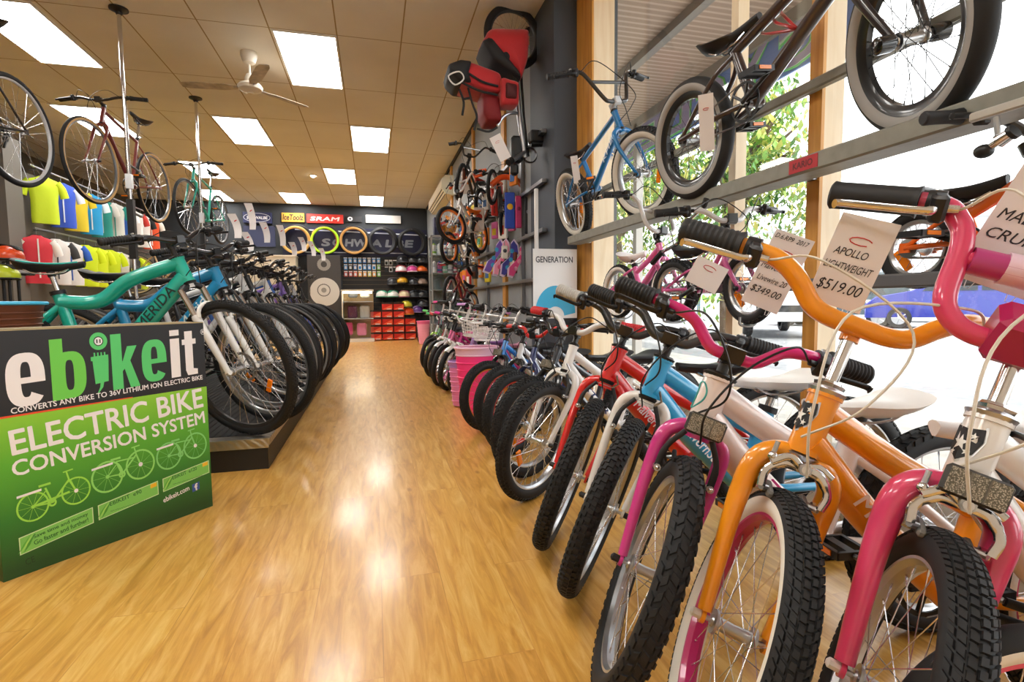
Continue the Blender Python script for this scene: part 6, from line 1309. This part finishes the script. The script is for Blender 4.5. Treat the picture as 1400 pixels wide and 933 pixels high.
# cars
def car(label, x, y, rz, L, H, col, suv=False):
    t = empty('car', (x, y, -.04), R(rz)); k = L/4.3; W = .88
    if suv: prof = [(-2.15, .45), (-2.12, 1.0), (-2.0, 1.35), (-1.7, 1.68), (.35, 1.70), (1.0, 1.15), (1.95, .98), (2.15, .80), (2.15, .42)]
    else: prof = [(-2.15, .42), (-2.15, .85), (-2.0, 1.02), (-1.75, 1.12), (-1.15, 1.46), (.25, 1.50), (1.05, 1.04), (1.9, .88), (2.14, .68), (2.15, .35)]
    b = MB(); body = mat(col, .25, .1, .8); sc = H/1.5
    body_p = [(p[0]*k, p[1]*(sc if p[1] > .6 else 1)) for p in prof]; n_ = len(body_p); rings = []
    zmax = max(p[1] for p in body_p)
    for yy in (-W, -W*.96, -W*.0, W*.96, W):
        s_ = []
        for (px_, pz) in body_p:
            tap = 1-.20*max(0, (pz-.95*sc)/(.55*sc)); s_.append((px_*(1 if abs(yy) < W else .985), yy*tap, pz-(0 if abs(yy) < W else .02)))
        rings.append(s_)
    b.loft(rings, body); b.obj('body', t, 30)
    gm = mat('#20262c', .08)
    for sy in (-1, 1):
        b = MB()
        for (a0, a1) in ((-1.35, -.42), (-.34, .62)):
            z0, z1 = 1.02*sc, 1.38*sc; off = lambda z: W*(1-.20*max(0, (z-.95*sc)/(.55*sc)))+.004
            q = [(a0*k-(.15 if a0 < -1 else 0), sy*off(z0), z0), (a1*k+(.22 if a1 > 0 else 0), sy*off(z0), z0), (a1*k-(.12 if a1 > 0 else 0), sy*off(z1), z1), (a0*k+(.08 if a0 < -1 else 0), sy*off(z1), z1)]
            b.add(q, [(0, 1, 2, 3)], gm)
        b.obj('side_window', t, 0)
    b = MB(); b.add([(1.02*k+.03, -.68, 1.10*sc), (1.02*k+.03, .68, 1.10*sc), (.32*k+.04, .60, 1.46*sc), (.32*k+.04, -.60, 1.46*sc)], [(0, 1, 2, 3)], gm); b.obj('windscreen', t, 0)
    for sx in (-1, 1):
        for sy in (-1, 1):
            b = MB(); b.lathe([(.20, -.11), (.30, -.11), (.33, -.08), (.33, .08), (.30, .11), (.20, .11)], 24, RUBBER, c=(sx*1.32*k, sy*(W-.09), .33), axis='y', closed=True); wo = b.obj('wheel', t)
            b = MB(); c = V((sx*1.32*k, sy*(W+.012), .33)); b.lathe([(0, 0), (.06, .0), (.06, -sy*.02), (.20, -sy*.02), (.21, 0), (.21, -sy*.05), (0, -sy*.05)], 20, ALU, c=c, axis='y')
            for i in range(5): a = i*1.2566; b.tube([c, c+V((math.cos(a)*.2, 0, math.sin(a)*.2))], .02, 5, ALU)
            b.obj('hubcap', wo)
    for sy in (-1, 1):
        b = MB(); b.rbox((2.06*k, sy*.66, .74*sc), (.14, .30, .13), .03, mat('#e8ecf0', .1)); b.obj('headlight', t)
        b = MB(); b.rbox((-2.10*k, sy*.74, .95*sc), (.10, .16, .26), .03, mat('#c81e2a', .3)); b.obj('tail_light', t)
    b = MB(); b.box((2.14*k, 0, .62*sc), (.04, .9, .16), BLACK); b.obj('grille', t, 0); tag(t, label, 'car')
car('blue hatchback parked outside, seen between the pink and orange handlebars', 17.4, 12.2, 128, 4.7, 1.70, '#16227c')
car('white utility vehicle outside with its front lamp toward the shop', 10.6, 12.4, -118, 4.6, 1.75, '#dfe2e4', True)
car('dark grey car parked between the white and the blue one', 15.6, 14.9, 122, 4.4, 1.6, '#3c4a52', True)
car('white car in the far parking row', 21.0, 16.0, 120, 4.4, 1.5, '#e6e8ea')
# lamp post and far building
t = empty('street_lamp', (10.2, 15.0, -.04)); b = MB(); b.tube([(0, 0, 0), (0, 0, 3.7)], .06, 8, mat('#6f8890', .5)); b.obj('pole', t); b = MB(); b.lathe([(0, 4.15), (.22, 4.12), (.20, 3.7), (.10, 3.6), (0, 3.6)], 12, mat('#9fb4bc', .4)); b.obj('lamp_head', t); tag(t, 'grey street lamp outside beside the pine window post', 'street lamp')
t = empty('white_building', (34, 34, -.04), R(-50)); b = MB(); b.box((0, 0, 3.0), (30, 8, 6), mat('#dfe0e2', .7)); b.obj('wall', t, 0); b = MB(); b.box((0, -.2, 6.1), (31, 9, .3), mat('#c8cacc', .6)); b.obj('roof', t, 0)
for i in range(7): b = MB(); b.box((-12+i*4, -4.03, 2.6), (2.2, .06, 1.6), mat('#8a99a4', .2)); b.obj('window', t, 0)
tag(t, 'long pale building across the car park', 'building')
# steel cradles that carry the two small pink bikes below the low rail
for lab, ys in (('under the pink bike beside the pine post', (2.42, 2.42+.50)), ('under the pink bike behind the 349 dollar tag', (1.86, 1.86+.46))):
    t = empty('wheel_cradle', (1.535, ys[0], .93)); tag(t, 'small steel cradle ' + lab, 'bracket', 'wheel cradles on the low rail')
    for i, y in enumerate(ys):
        b = MB(); dx = .0 if i == 0 else -.075; b.tube(cr([(0, y-ys[0], 0), (0.01, y-ys[0], -.08), (-.005+dx*.5, y-ys[0], -.133), (-.07+dx, y-ys[0], -.133), (-.075+dx, y-ys[0], -.10)], 5), .006, 8, STEEL); b.obj('hook', t)
